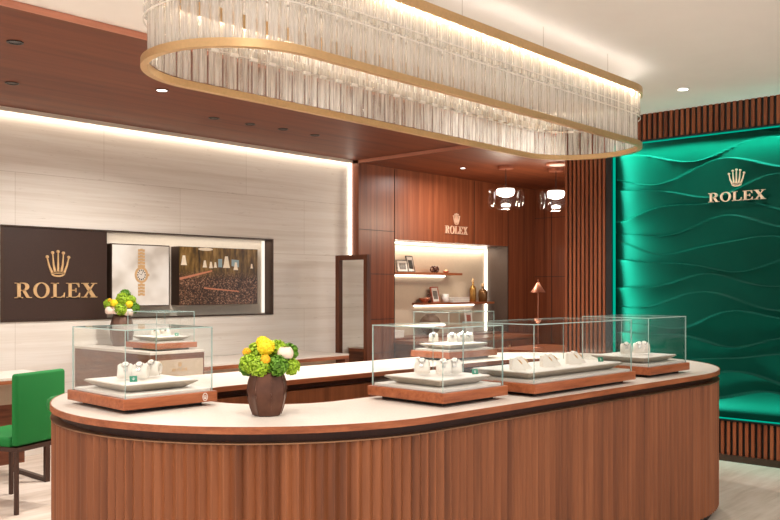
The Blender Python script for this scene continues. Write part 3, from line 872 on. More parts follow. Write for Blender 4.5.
# ------------------------------------------------------------------ vases and flowers
vz = thing('flower_vase', 'faceted dark copper vase with yellow and green flowers on the front of the island', 'vase', (2.29, 2.77, TOP), 0.3, 'flower vases')
b = MB()
prof = [(0.052, 0), (0.058, 0.004), (0.070, 0.035), (0.080, 0.075), (0.0835, 0.105), (0.078, 0.14), (0.068, 0.17), (0.064, 0.182), (0.057, 0.182), (0.060, 0.165), (0.066, 0.12), (0.06, 0.05), (0.02, 0.02)]
b.lathe(prof, 64, 0, None, True, True, 8, 0.10); b.build('body', 'vase', vz)
b = MB()
for i in range(0, 64, 8):
    a = 2 * PI * i / 64
    b.tube([(r * 1.0 * math.cos(a), r * 1.0 * math.sin(a), z) for r, z in prof[1:8]], 0.0022, 6)
b.build('ridges', 'vase', vz)
def bloom(kind, mat, r, center, vloc, label, grp, cat='flower'):
    """flower thing at the vase mouth: head at 'center' (world), stem into the vase"""
    cx, cy, cz = center; base = Vector(vloc)
    t = thing({'b': 'craspedia_flower', 'p': 'chrysanthemum_flower', 'r': 'rose_flower', 'l': 'leaf_sprig'}[kind], label, cat, tuple(base), 0, grp)
    c = Vector(center) - base
    rr = random.Random(hash(label) & 0xffff if False else sum(map(ord, label)))
    m = MB()
    if kind == 'b':
        m.ball(c, r, 20, 14)
        for i in range(150):
            z = rr.uniform(-1, 1); a = rr.uniform(0, 2 * PI); q = math.sqrt(1 - z * z)
            m.ball((c.x + r * q * math.cos(a), c.y + r * q * math.sin(a), c.z + r * z), r * 0.11, 5, 4)
    elif kind == 'p':
        m.ball(c, r * 0.72, 12, 8)
        for i in range(230):
            z = rr.uniform(-1, 1); a = rr.uniform(0, 2 * PI); q = math.sqrt(1 - z * z)
            d = Vector((q * math.cos(a), q * math.sin(a), z)); u = d.orthogonal().normalized(); w = d.cross(u)
            ang = rr.uniform(0, PI); u, w = u * math.cos(ang) + w * math.sin(ang), w * math.cos(ang) - u * math.sin(ang)
            L = r * rr.uniform(0.30, 0.5); ww = r * rr.uniform(0.11, 0.2)
            p0 = c + d * r * 0.6; p1 = c + d * (r * 0.6 + L) + u * L * 0.2; p2 = c + d * (r * 0.6 + L * 0.95) + u * L * 0.6
            th = d * 0.0012 + u * 0.0008
            vs = [p0 - w * ww * 0.5, p0 + w * ww * 0.5, p1 + w * ww, p1 - w * ww, p2 + w * ww * 0.4, p2 - w * ww * 0.4]
            vs = [tuple(v) for v in vs] + [tuple(v - th) for v in vs]
            m.add(vs, [(0, 1, 2, 3), (3, 2, 4, 5), (9, 8, 7, 6), (11, 10, 8, 9), (0, 3, 9, 6), (1, 7, 8, 2), (3, 5, 11, 9), (2, 8, 10, 4), (4, 10, 11, 5)], 0, False)
    elif kind == 'r':
        for lay in range(4):
            rad = r * (0.35 + 0.21 * lay); k = 3 + lay * 2
            for i in range(k):
                a0 = 2 * PI * i / k + lay * 0.5
                rings = []
                for side in (0, 1):
                    for j in range(5):
                        pass
                vs = []; nu, nv = 6, 5
                for iv in range(nv + 1):
                    ph = -0.7 + 1.75 * iv / nv
                    for iu in range(nu + 1):
                        a = a0 + (iu / nu - 0.5) * (2 * PI / k) * 1.35
                        rd = rad * math.cos(ph) * (1 + 0.06 * math.sin(3 * a)) + (0.12 * r * max(0, iv / nv - 0.7) * lay)
                        vs.append((c.x + rd * math.cos(a), c.y + rd * math.sin(a), c.z + rad * 0.9 * math.sin(ph)))
                n = nu + 1
                m.add(vs, [(iv * n + iu, iv * n + iu + 1, (iv + 1) * n + iu + 1, (iv + 1) * n + iu) for iv in range(nv) for iu in range(nu)], 0, True)
        m.ball(c, r * 0.4, 10, 8)
    m.build('bloom', mat, t)
    b = MB(); b.tube([(c.x * 0.15, c.y * 0.15, -0.10), (c.x * 0.4, c.y * 0.4, 0.0), (c.x * 0.9, c.y * 0.9, c.z - r * 0.5)], 0.0025, 6); b.build('stem', 'stem', t)
    return t
V1 = Vector((2.29, 2.77, TOP + 0.17))
fw = Vector((0.739, 0.673, 0)); rt = Vector((0.673, -0.739, 0))
def fpos(dx, dz, dep): return V1 + rt * dx + Vector((0, 0, dz)) + fw * dep
g1 = 'flowers in the copper vase'
for kind, mat, r, dx, dz, dep, lb in (
    ('b', 'yellow', 0.034, -0.002, 0.112, -0.02, 'large yellow ball flower crowning the copper vase bouquet'),
    ('b', 'yellow', 0.026, -0.022, 0.128, 0.02, 'yellow ball flower behind the large one in the copper vase'),
    ('b', 'orange_yellow', 0.017, -0.082, 0.090, -0.01, 'small amber ball flower at the outer edge of the copper vase bouquet'),
    ('b', 'orange_yellow', 0.0195, 0.002, 0.064, -0.065, 'amber ball flower low in the middle of the copper vase bouquet'),
    ('r', 'rose', 0.034, 0.078, 0.085, -0.01, 'blush pink rose in the copper vase'),
    ('p', 'lime', 0.040, -0.070, 0.045, -0.02, 'lime green frilled flower below the small amber ball flower'),
    ('p', 'lime', 0.042, -0.025, 0.035, -0.05, 'lime green frilled flower drooping over the copper vase rim'),
    ('p', 'leaf', 0.042, 0.048, 0.038, -0.04, 'darker green frilled flower below the blush rose'),
    ('p', 'lime', 0.034, 0.100, 0.030, 0.0, 'lime green frilled flower outermost under the blush rose'),
    ('p', 'lime', 0.040, 0.035, 0.098, 0.03, 'lime green frilled flower between the large yellow ball and the rose'),
    ('p', 'lime', 0.042, -0.045, 0.086, 0.03, 'lime green frilled flower high behind the small amber ball flower'),
    ('p', 'leaf', 0.036, 0.085, 0.085, 0.06, 'darker green frilled flower behind the blush rose'),
    ('p', 'leaf', 0.036, -0.085, 0.025, 0.03, 'darker green frilled flower low at the back of the copper vase bouquet')):
    bloom(kind, mat, r, fpos(dx, dz, dep), V1 + Vector((0, 0, 0)), lb, g1)

# ------------------------------------------------------------------ cabinet by the stone wall with its case and vase
cab = thing('side_cabinet', 'brown wood cabinet standing out from the stone wall, case and vase on it', 'cabinet', (4.10, 6.715, 0))
CX, CY, CZ = 0.26, 0.612, 0.93
b = MB(); b.box(-CX, CX, -CY, CY, 0, CZ - 0.02); b.build('carcass', 'brown_wood', cab)
b = MB(); b.box(-CX - 0.004, CX + 0.004, -CY - 0.004, CY, CZ - 0.02, CZ); b.build('top', 'stone', cab)
b = MB(); b.box(-CX + 0.04, CX - 0.02, -CY - 0.012, -CY, 0.5, CZ - 0.07); pn = b.build('front_panel', 'panel_beige', cab)
b = MB(); signage(b, 'crown', (0.01, -CY - 0.012, 0.80), (1, 0, 0), (0, -1, 0), 0.04, None, 0.003); signage(b, 'ROLEX', (0.01, -CY - 0.012, 0.765), (1, 0, 0), (0, -1, 0), 0.024, 0.15, 0.003); b.build('emblem', 'gold', pn)
caseF = make_case('small glass display case on the brown side cabinet', (4.13, 6.40, CZ), 0, 0.40, 0.48, gh=0.26)
DF = CZ + 0.075
make_tray('square beige tray in the case on the brown cabinet', local(caseF, 0, 0, DF), 0, 0.32, 0.38)
put_watch('c', local(caseF, -0.06, -0.02, DF + TH), math.radians(-140), 'in the case on the brown cabinet, near side')
put_watch('c', local(caseF, 0.03, -0.04, DF + TH), math.radians(-140), 'in the case on the brown cabinet, by the card')
put_card(local(caseF, 0.09, -0.10, DF + TH), math.radians(-25), 'in the case on the brown cabinet')
vz2 = thing('flower_vase', 'dark brown vase of mixed flowers on the side cabinet by the stone wall', 'vase', (4.125, 7.02, CZ), 0.2, 'flower vases')
b = MB()
prof2 = [(0.07, 0), (0.08, 0.005), (0.098, 0.06), (0.106, 0.13), (0.102, 0.19), (0.085, 0.25), (0.072, 0.285), (0.064, 0.285), (0.07, 0.25), (0.085, 0.18), (0.08, 0.06), (0.02, 0.02)]
b.lathe(prof2, 64, 0, None, True, True, 10, 0.05); b.build('body', 'vase_dark', vz2)
V2 = Vector((4.125, 7.02, CZ + 0.27))
def fpos2(dx, dz, dep): return V2 + rt * dx + Vector((0, 0, dz)) + fw * dep
g2 = 'flowers in the brown vase'
for kind, mat, r, dx, dz, dep, lb in (
    ('b', 'yellow', 0.032, -0.045, 0.115, -0.07, 'yellow ball flower in the brown vase, on the brown sign side'),
    ('b', 'yellow', 0.030, 0.085, 0.105, -0.06, 'yellow ball flower in the brown vase, on the watch poster side'),
    ('b', 'orange_yellow', 0.018, -0.10, 0.14, -0.02, 'tiny amber ball flower at the edge of the brown vase bouquet'),
    ('p', 'lime', 0.058, 0.015, 0.15, -0.02, 'lime green frilled flower at the top of the brown vase bouquet'),
    ('p', 'lime', 0.052, 0.015, 0.06, -0.08, 'lime green frilled flower low in the middle of the brown vase bouquet'),
    ('p', 'lime', 0.052, -0.11, 0.10, 0.0, 'lime green frilled flower on the brown sign side of the brown vase bouquet'),
    ('p', 'leaf', 0.05, 0.11, 0.07, 0.0, 'darker green frilled flower low on the poster side of the brown vase bouquet'),
    ('p', 'leaf', 0.048, 0.02, 0.19, 0.03, 'darker green frilled flower peeking over the top of the brown vase bouquet'),
    ('r', 'rose', 0.05, -0.085, 0.045, -0.04, 'cream rose low in the brown vase, on the brown sign side'),
    ('r', 'rose', 0.048, -0.015, 0.045, -0.06, 'cream rose in the middle of the brown vase bouquet'),
    ('r', 'rose', 0.045, 0.075, 0.03, -0.04, 'cream rose low in the brown vase, on the watch poster side'),
    ('p', 'lime', 0.045, 0.075, 0.14, 0.02, 'lime green frilled flower high on the poster side of the brown vase bouquet')):
    bloom(kind, mat, r, fpos2(dx, dz, dep), V2, lb, g2)

# ------------------------------------------------------------------ desks
dk = thing('wall_desk', 'pale topped desk running along the stone wall beside the brown cabinet', 'desk', (5.44, 6.91, 0), 0, 'consultation desks')
b = MB(); b.box(-1.07, 1.06, -0.40, 0.41, 0.735, 0.752); b.build('top', 'stone', dk)
b = MB(); b.box(-1.07, 1.06, -0.40, 0.41, 0.70, 0.735); b.build('edge', 'lip_wood', dk)
b = MB(); b.box(1.0, 1.06, -0.40, 0.41, 0, 0.70); b.build('leg', 'brown_wood', dk)
b = MB(); b.box(-1.07, -1.01, -0.40, 0.41, 0, 0.70); b.build('leg', 'brown_wood', dk)
b = MB(); b.box(-1.01, 1.0, -0.26, -0.235, 0.08, 0.70); b.build('modesty_panel', 'panel_beige', dk)
d2 = thing('meeting_desk', 'pale topped desk in front of the green chair', 'desk', (2.1, 6.58, 0), 0, 'consultation desks')
b = MB(); b.box(-1.05, 1.08, -0.26, 0.33, 0.772, 0.79); b.build('top', 'stone', d2)
b = MB(); b.box(-1.05, 1.08, -0.26, 0.33, 0.745, 0.772); b.build('edge', 'lip_wood', d2)
b = MB(); b.box(-1.0, 0.95, 0.02, 0.045, 0.56, 0.745); b.build('modesty_panel', 'panel_beige', d2)
b = MB(); b.box(-1.0, 0.95, 0.03, 0.05, 0.10, 0.56); b.build('lower_panel', 'brown_wood', d2)
for x in (-0.95, 0.96):
    b = MB(); w = 0.018
    b.box(x - w, x + w, -0.33, -0.295, 0, 0.745); b.box(x - w, x + w, 0.225, 0.26, 0, 0.745); b.box(x - w, x + w, -0.295, 0.225, 0, 0.03)
    b.build('leg', 'dark_metal', d2)
# ------------------------------------------------------------------ chairs
def make_chair(label, loc, rz):
    t = thing('green_chair', label, 'chair', loc, rz, 'green upholstered chairs')
    # local frame: back panel along x at y=0, seat extends to +y
    w = 0.22
    b = MB(); b.rbox(-w, w, 0.0, 0.05, 0.435, 0.90, 0.02); b.build('backrest', 'green_fabric', t)
    b = MB(); b.rbox(-w, w, 0.052, 0.50, 0.425, 0.49, 0.022); b.build('seat', 'green_fabric', t)
    b = MB(); b.box(-w + 0.004, w - 0.004, 0.0, 0.49, 0.40, 0.428); b.build('seat_frame', 'dark_metal', t)
    for x in (-w + 0.012, w - 0.012):
        for y in (0.012, 0.478):
            b = MB(); b.box(x - 0.011, x + 0.011, y - 0.011, y + 0.011, 0, 0.40); b.build('leg', 'dark_metal', t)
    return t
cr = math.radians(20.6)
make_chair('green upholstered chair with its back to us, pulled up to the desk', (2.484 + 0.205 * math.cos(cr), 5.474 + 0.205 * math.sin(cr), 0), cr)
st = thing('round_stool', 'round green stool peeking out behind the curved end of the island', 'stool', (2.384, 4.502, 0))
b = MB(); b.lathe([(0.15, 0.775), (0.166, 0.785), (0.17, 0.81), (0.166, 0.838), (0.15, 0.85)], 40); b.build('seat', 'green_fabric', st)
b = MB(); b.lathe([(0.19, 0), (0.19, 0.012), (0.03, 0.025), (0.024, 0.04), (0.024, 0.77), (0.12, 0.775)], 32); b.build('pedestal', 'dark_metal', st)
b = MB(); b.tube([(0.13 * math.cos(2 * PI * k / 24), 0.13 * math.sin(2 * PI * k / 24), 0.3) for k in range(25)], 0.009, 8); b.tube([(-0.13, 0, 0.3), (0.13, 0, 0.3)], 0.007, 8); b.build('foot_ring', 'dark_metal', st)

# ------------------------------------------------------------------ recess contents on the stone wall
sg = thing('brand_sign', 'brown sign board with gold crown and five gold letters in the wall recess', 'sign', (3.674, YT + 0.05, NZ0 + 0.013))
b = MB(); b.box(-0.475, 0.481, -0.05, 0.058, 0, NZ1 - NZ0 - 0.026); b.build('board', 'sign_brown', sg)
b = MB(); signage(b, 'ROLEX', (0.0, -0.05, 1.364 - NZ0 - 0.013), (1, 0, 0), (0, -1, 0), 0.132, 0.762, 0.01); b.build('lettering', 'gold', sg)
b = MB(); signage(b, 'crown', (0.005, -0.05, 1.547 - NZ0 - 0.013), (1, 0, 0), (0, -1, 0), 0.232, None, 0.01); b.build('crown', 'gold', sg)
wp_ = thing('watch_poster', 'white backlit picture of a gold bracelet watch in the wall recess', 'picture', (4.50, YT, 1.275))
b = MB(); b.box(-0.314, 0.314, -0.02, 0.108, 0, 0.59); b.build('light_box', 'bronze_frame', wp_)
b = MB(); b.box(-0.304, 0.304, -0.024, -0.02, 0.010, 0.58); pr = b.build('print', 'poster', wp_)
b = MB()
yy = -0.027
for k in range(15):
    z = 0.10 + k * 0.030
    if 0.215 < z + 0.014 < 0.375: continue
    if 0.36 < z < 0.39: b.build('bracelet_image', 'gold', pr); b = MB()
    wd = 0.036 if (z < 0.2 or z > 0.4) else 0.038
    for x0, x1 in ((-wd, -wd * 0.38), (-wd * 0.32, wd * 0.32), (wd * 0.38, wd)):
        b.box(x0 + 0.0, x1, yy, -0.0235, z + (0.006 if abs(x0 + x1) < 0.01 else 0), z + 0.024 + (0.006 if abs(x0 + x1) < 0.01 else 0))
b.build('bracelet_image', 'gold', pr)
b = MB(); mt = Matrix(((1, 0, 0, 0.0), (0, 0, -1, -0.0235), (0, 1, 0, 0.30), (0, 0, 0, 1)))
b.ringprism(ell(0, 0, 0.072, 0.078, 36), ell(0, 0, 0.05, 0.055, 36), 0, 0.004, 0, mt); b.prism([(0.07, -0.012), (0.086, -0.012), (0.086, 0.012), (0.07, 0.012)], 0, 0.004, 0, mt)
b.build('case_image', 'gold', pr)
b = MB(); b.prism(ell(0, 0, 0.05, 0.055, 36), 0, 0.002, 0, mt)
db = b.build('dial_image', 'print_pale', pr)
b = MB()
for k in range(12):
    a = 2 * PI * k / 12
    b.prism(ell(0.04 * math.cos(a), 0.044 * math.sin(a), 0.007, 0.007, 8), 0.002, 0.003, 0, mt)
b.prism([(-0.002, 0), (0.002, 0), (0.018, 0.03), (0.014, 0.032)], 0.002, 0.003, 0, mt); b.prism([(0, -0.002), (0, 0.002), (-0.024, 0.014), (-0.025, 0.011)], 0.002, 0.003, 0, mt)
b.build('marker_image', 'photo_dark', pr)
ph = thing('hall_picture', 'framed photograph of a crowded ballroom in the wall recess', 'picture', (5.41, YT, 1.278))
b = MB(); b.box(-0.493, 0.493, -0.03, 0.108, 0, 0.585); b.build('frame', 'bronze_frame', ph)
b = MB(); b.box(-0.490, 0.490, -0.034, -0.03, 0.003, 0.582); pr = b.build('print', 'crowd', ph)
b = MB()
mt = Matrix(((1, 0, 0, 0.0), (0, 0, -1, -0.034), (0, 1, 0, 0.0), (0, 0, 0, 1)))
def lum(x, z, s):
    b.prism([(x - 0.6 * s, z), (x + 0.6 * s, z), (x + s * 0.45, z + s * 0.5), (x + s * 0.25, z + s * 1.6), (x - s * 0.25, z + s * 1.6), (x - s * 0.45, z + s * 0.5)], 0, 0.001, 0, mt)
for k_, (x, z, s) in enumerate(((-0.44, 0.40, 0.06), (0.08, 0.38, 0.075), (0.20, 0.36, 0.05), (-0.19, 0.38, 0.045), (-0.115, 0.375, 0.04), (-0.06, 0.38, 0.035), (0.41, 0.38, 0.03))):
    b = MB(); lum(x, z, s); b.build('chandelier_image', 'hall_light', pr)
b = MB(); b.prism(ell(-0.18, 0.565, 0.09, 0.016, 16), 0, 0.001, 0, mt); b.build('chandelier_image', 'hall_light', pr)
b = MB(); b.prism([(-0.2, 0.165), (0.24, 0.13), (0.24, 0.142), (-0.2, 0.18)], 0, 0.001, 0, mt); b.build('balcony_image', 'hall_rail', pr)
b = MB(); b.prism([(-0.49, 0.25), (-0.1, 0.34), (-0.1, 0.355), (-0.49, 0.275)], 0, 0.001, 0, mt); b.build('balcony_image', 'hall_rail', pr)
b = MB(); b.prism([(-0.025, 0.385), (0.025, 0.385), (0.025, 0.47), (-0.025, 0.47)], 0, 0.0008, 0, mt); b.build('window_image', 'hall_window', pr)
b = MB(); b.prism([(0.145, 0.40), (0.24, 0.39), (0.24, 0.465), (0.145, 0.47)], 0, 0.0008, 0, mt); b.build('window_image', 'hall_window', pr)

# ------------------------------------------------------------------ standing mirror
mr = thing('standing_mirror', 'tall dark wood framed mirror standing at the end of the stone wall', 'mirror', (6.9, 6.85, 0), 0)
b = MB(); fw_ = 0.055
b.box(-0.03, 0.03, -0.25, -0.25 + fw_, 0, 1.82); b.box(-0.03, 0.03, 0.25 - fw_, 0.25, 0, 1.82)
b.box(-0.03, 0.03, -0.25 + fw_, 0.25 - fw_, 1.82 - fw_, 1.82); b.box(-0.03, 0.03, -0.25 + fw_, 0.25 - fw_, 0, 0.08)
b.box(0.01, 0.028, -0.25 + fw_, 0.25 - fw_, 0.08, 1.82 - fw_); b.build('frame', 'mirror_wood', mr)
b = MB(); b.box(0.0, 0.01, -0.25 + fw_, 0.25 - fw_, 0.08, 1.82 - fw_); b.build('mirror_glass', 'mirror', mr)

# ------------------------------------------------------------------ alcove furnishing
em = thing('wall_emblem', 'small gold crown and five letter word on the walnut wall above the lit recess', 'sign', (9.215, YW - 0.001, 2.177))
b = MB(); signage(b, 'ROLEX', (0, 0, 0), (1, 0, 0), (0, -1, 0), 0.105, 0.49, 0.012); b.build('lettering', 'pink_gold', em)
b = MB(); signage(b, 'crown', (0, 0, 0.125), (1, 0, 0), (0, -1, 0), 0.15, None, 0.012); b.build('crown', 'pink_gold', em)
def shelf(x0, x1, z, label, lx1, dp=0.27):
    t = thing('wall_shelf', label, 'shelf', ((x0 + x1) / 2, 7.58, z), 0, 'shelves in the lit recess'); h = (x1 - x0) / 2
    b = MB(); b.box(-h, h, -dp, -0.002, -0.03, 0); b.build('board', 'lip_wood', t)
    b = MB(); b.box(-h + 0.03, lx1 - (x0 + x1) / 2, -0.03, -0.004, -0.052, -0.031); b.build('light_strip', 'led', t)
SH1, SH2 = 1.655, 1.252
shelf(AX0 + 0.002, 9.51, SH1, 'upper wooden shelf in the lit recess', 9.43)
shelf(8.76, 10.38, SH2, 'lower wooden shelf in the lit recess', 10.1, 0.19)
def photo_frame(loc, rz, w, h, label, fm, pm, lean=12):
    t = thing('photo_frame', label, 'photo frame', loc, rz, 'photo frames in the lit recess')
    mt = Matrix.Rotation(math.radians(-lean), 4, 'X')
    b = MB(); f = 0.015
    b.box(-w / 2, w / 2, 0, 0.015, 0, f, 0, mt); b.box(-w / 2, w / 2, 0, 0.015, h - f, h, 0, mt)
    b.box(-w / 2, -w / 2 + f, 0, 0.015, f, h - f, 0, mt); b.box(w / 2 - f, w / 2, 0, 0.015, f, h - f, 0, mt)
    b.box(-w / 2 + f, w / 2 - f, 0.008, 0.014, f, h - f, 0, mt); b.box(-0.012, 0.012, 0.014, 0.022, 0.0, h * 0.6, 0, mt)
    b.build('frame', fm, t)
    b = MB(); b.box(-w / 2 + f, w / 2 - f, 0.004, 0.008, f, h - f, 0, mt); pr = b.build('print', 'print_pale', t)
    b = MB(); b.box(-w * 0.27, w * 0.3, 0.0025, 0.004, h * 0.22, h * 0.74, 0, mt); b.build('portrait', pm, pr)
    return t
photo_frame((8.38, 7.40, SH1), -0.15, 0.19, 0.165, 'wide photo frame on the upper shelf', 'frame_silver', 'print_grey')
photo_frame((8.60, 7.44, SH1), 0.2, 0.18, 0.225, 'taller dark photo frame on the upper shelf', 'frame_silver', 'photo_dark')
photo_frame((9.135, 7.46, SH2), 0.05, 0.17, 0.22, 'white photo frame with a rose edge on the lower shelf', 'rose_frame', 'print_grey')
bw = thing('shell_ornament', 'dark brown knotted ornament on the upper shelf', 'ornament', (9.05, 7.43, SH1))
b = MB()
for x in (-0.055, 0.0, 0.055):
    rings = [(0.035 * math.cos(2 * PI * k / 14), 0.035 * math.sin(2 * PI * k / 14)) for k in range(15)]
    b.tube([(x + p, 0.02 * math.sin(4 * x * 30), 0.048 + q) for p, q in rings], 0.012, 8)
b.build('loops', 'bow', bw)
b = MB(); b.ball((0, -0.02, 0.045), 0.03, 10, 8); b.build('knot', 'bow', bw)
sm = thing('trinket_dish', 'tiny copper dish near the end of the upper shelf', 'dish', (9.30, 7.43, SH1))
b = MB(); b.lathe([(0.02, 0), (0.03, 0.004), (0.05, 0.03), (0.046, 0.03), (0.026, 0.008)], 20); b.build('bowl', 'copper', sm)
b = MB(); b.ball((0, 0, 0.03), 0.022, 10, 8); b.build('trinket', 'gold', sm)
bl = thing('copper_bowl', 'shiny copper bowl on the lower shelf', 'bowl', (8.90, 7.48, SH2))
b = MB(); b.lathe([(0.03, 0), (0.035, 0.006), (0.075, 0.05), (0.08, 0.066), (0.074, 0.066), (0.066, 0.05), (0.03, 0.014)], 24); b.build('bowl', 'copper', bl)
pp = thing('small_jar', 'small dark jar between the copper bowl and the white photo frame', 'jar', (9.02, 7.50, SH2))
b = MB(); b.lathe([(0.02, 0), (0.034, 0.01), (0.036, 0.05), (0.018, 0.085), (0.012, 0.10)], 18); b.build('body', 'bow', pp)
b = MB(); b.ball((0, 0, 0.108), 0.013, 10, 8); b.build('stopper', 'bow', pp)
cp = thing('white_cup', 'white cup on the lower shelf beside the white photo frame', 'cup', (9.34, 7.48, SH2))
b = MB(); b.lathe([(0.035, 0), (0.045, 0.005), (0.05, 0.115), (0.044, 0.115), (0.04, 0.01)], 22); b.build('body', 'white_china', cp)
b = MB(); b.tube([(0.045, 0, 0.095), (0.07, 0, 0.085), (0.072, 0, 0.045), (0.046, 0, 0.03)], 0.006, 8); b.build('handle', 'white_china', cp)
for k, lbk in enumerate(('lowest white book of the pair lying on the lower shelf', 'upper white book of the pair lying on the lower shelf')):
    bk = thing('white_book', lbk, 'book', (9.62 + 0.01 * k, 7.485, SH2 + 0.034 * k), 0.03 * k, 'white books on the lower shelf')
    b = MB(); b.box(-0.19, 0.19, -0.07, 0.07, 0, 0.004); b.box(-0.19, 0.19, -0.07, 0.07, 0.029, 0.033); b.box(-0.19, 0.19, 0.064, 0.07, 0.004, 0.029); b.build('cover', 'white_china', bk)
    b = MB(); b.box(-0.186, 0.186, -0.066, 0.064, 0.004, 0.029); b.build('pages', 'print_pale', bk)
def bottle(loc, s, h, label, m):
    t = thing('perfume_bottle', label, 'bottle', loc, 0, 'bottles on the lower shelf')
    b = MB(); b.lathe([(0.045 * s, 0), (0.05 * s, 0.006), (0.05 * s, h * 0.55), (0.035 * s, h * 0.66), (0.015 * s, h * 0.7), (0.015 * s, h * 0.82)], 24); b.build('body', m, t)
    b = MB(); b.lathe([(0.018 * s, h * 0.82), (0.02 * s, h * 0.9), (0.012 * s, h * 0.96), (0.004, h)], 18); b.build('stopper', 'gold', t)
bottle((9.985, 7.485, SH2), 0.95, 0.34, 'tall slim golden bottle on the lower shelf', 'bottle_gold')
bottle((10.22, 7.48, SH2), 1.3, 0.27, 'shorter amber bottle with golden stopper at the end of the lower shelf', 'bottle_dark')
gv = thing('round_vase', 'round brown woven globe vase on the ledge of the lit recess', 'vase', (8.936, 7.41, AZ0))
b = MB()
prof = [(0.05, 0)] + [(0.142 * math.sin(a), 0.142 - 0.142 * math.cos(a)) for a in [0.4 + 2.3 * k / 14 for k in range(15)]] + [(0.045, 0.27), (0.05, 0.10)]
b.lathe(prof, 48, 0, None, True, True, 24, 0.03); b.build('body', 'wicker', gv)
b = MB(); b.ringprism(ell(0, 0, 0.068, 0.068, 30), ell(0, 0, 0.05, 0.05, 30), 0.268, 0.28); b.build('rim', 'wicker', gv)
photo_frame((9.83, 7.42, AZ0), 0.0, 0.16, 0.34, 'tall white framed card standing on the ledge of the lit recess', 'white_china', 'rose_frame', 6)
tb = thing('white_box', 'low white box on the ledge of the lit recess', 'box', (8.19, 7.4, AZ0))
b = MB(); b.box(-0.11, 0.11, -0.08, 0.08, 0, 0.06); b.build('body', 'white_china', tb)
b = MB(); b.box(-0.114, 0.114, -0.084, 0.084, 0.06, 0.09); b.build('lid', 'white_china', tb)
lg = thing('ledge_cabinet', 'reddish walnut cabinet under the lit recess', 'cabinet', (9.2, 6.93, 0))
b = MB(); b.box(-1.22, 1.22, -0.22, 0.25, 0.0, 0.76); b.build('carcass', 'brown_wood', lg)
b = MB(); b.box(-1.24, 1.24, -0.24, 0.255, 0.76, 0.80); b.build('top', 'lip_wood', lg)
for k in range(4):
    b = MB(); b.box(-1.2 + k * 0.6 + 0.01, -0.6 + k * 0.6 - 0.01, -0.235, -0.22, 0.06, 0.74); dr = b.build('door', 'wall_wood', lg)
    b = MB(); b.box(-0.66 + k * 0.6, -0.64 + k * 0.6, -0.25, -0.235, 0.58, 0.68); b.build('handle', 'brass', dr)
ad = thing('alcove_desk', 'walnut desk inside the alcove with the copper lamp on it', 'desk', (8.55, 5.42, 0))
b = MB(); b.box(-0.35, 0.75, -0.45, 0.45, 0.70, 0.75); b.build('top', 'base_wood', ad)
for x in (-0.33, 0.69):
    b = MB(); b.box(x, x + 0.04, -0.43, 0.43, 0, 0.70); b.build('leg', 'brown_wood', ad)
b = MB(); b.box(-0.29, 0.69, -0.02, 0.02, 0.2, 0.70); b.build('modesty_panel', 'brown_wood', ad)
lp = thing('table_lamp', 'slim copper table lamp with a cone shade in the alcove', 'lamp', (8.54, 5.466, 0.75))
b = MB(); b.lathe([(0.075, 0), (0.075, 0.012), (0.01, 0.018)], 28); b.build('base', 'copper', lp)
b = MB(); b.tube([(0, 0, 0.015), (0, 0, 0.76)], 0.006, 10); b.build('stem', 'copper', lp)
b = MB(); b.lathe([(0.084, 0.65), (0.012, 0.765), (0.009, 0.765), (0.078, 0.65)], 32, 0, None, True, False); b.build('lamp_shade', 'copper', lp)
b = MB(); b.lathe([(0.006, 0.76), (0.007, 0.79), (0.002, 0.802)], 14); b.build('finial', 'copper', lp)

ACE = 2.935
def pendant(loc, label):
    t = thing('pendant_lamp', label, 'pendant lamp', loc, 0, 'glass pendant lamps')   # loc at ceiling
    yaw = math.radians(42.33 - 90 - 3)
    rz = Matrix.Rotation(yaw, 4, 'Z')
    b = MB(); b.lathe([(0.09, -0.035), (0.09, -0.0)], 28); b.build('canopy', 'copper', t)
    b = MB(); b.tube([(0, 0, -0.035), (0, 0, -0.28)], 0.004, 8); b.build('cord', 'black', t)
    zc = -0.395
    b = MB(); b.lathe([(0.02, zc + 0.125), (0.10, zc + 0.125), (0.145, zc + 0.09), (0.152, zc), (0.14, zc - 0.09), (0.10, zc - 0.135), (0.0, zc - 0.138)], 32, 0, None, True, False); b.build('glass_body', 'lamp_glass', t)
    for sx in (-1, 1):
        b = MB()
        m2 = rz @ Matrix.Translation((sx * 0.175, 0, zc)) @ Matrix.Rotation(PI / 2, 4, 'Y')
        b.lathe([(0.02, -0.045), (0.075, -0.04), (0.12, -0.015), (0.124, 0), (0.12, 0.015), (0.075, 0.04), (0.02, 0.045)], 28, 0, m2); b.build('glass_disc', 'lamp_glass', t)
    b = MB(); b.lathe([(0.10, zc + 0.118), (0.11, zc + 0.09), (0.095, zc + 0.04), (0.03, zc + 0.015)], 28); b.build('bulb', 'bulb', t)
    b = MB(); b.lathe([(0.01, zc - 0.10), (0.05, zc - 0.095), (0.055, zc - 0.07), (0.01, zc - 0.055)], 24); b.build('lower_bulb', 'bulb', t)
    l = bpy.data.lights.new('pendant_glow', 'POINT'); l.energy = 24; l.color = (1, 0.85, 0.66); l.shadow_soft_size = 0.1
    o = bpy.data.objects.new('pendant_glow', l); COL.objects.link(o); o.location = (loc[0], loc[1], loc[2] + zc - 0.2)
pendant((8.75, 6.06, ACE), 'glass pendant lamp in the alcove hanging clear of the slatted pier')
pendant((9.36, 5.73, ACE), 'glass pendant lamp in the alcove partly hidden by the slatted pier')
cs = thing('ceiling_disc', 'round copper disc on the alcove ceiling', 'ceiling fitting', (8.95, 5.46, ACE))
b = MB(); b.lathe([(0.13, -0.022), (0.135, -0.016), (0.135, 0)], 32); b.build('disc', 'copper', cs)
b = MB(); b.lathe([(0.10, -0.026), (0.10, -0.022)], 28); b.build('lens', 'print_pale', cs)

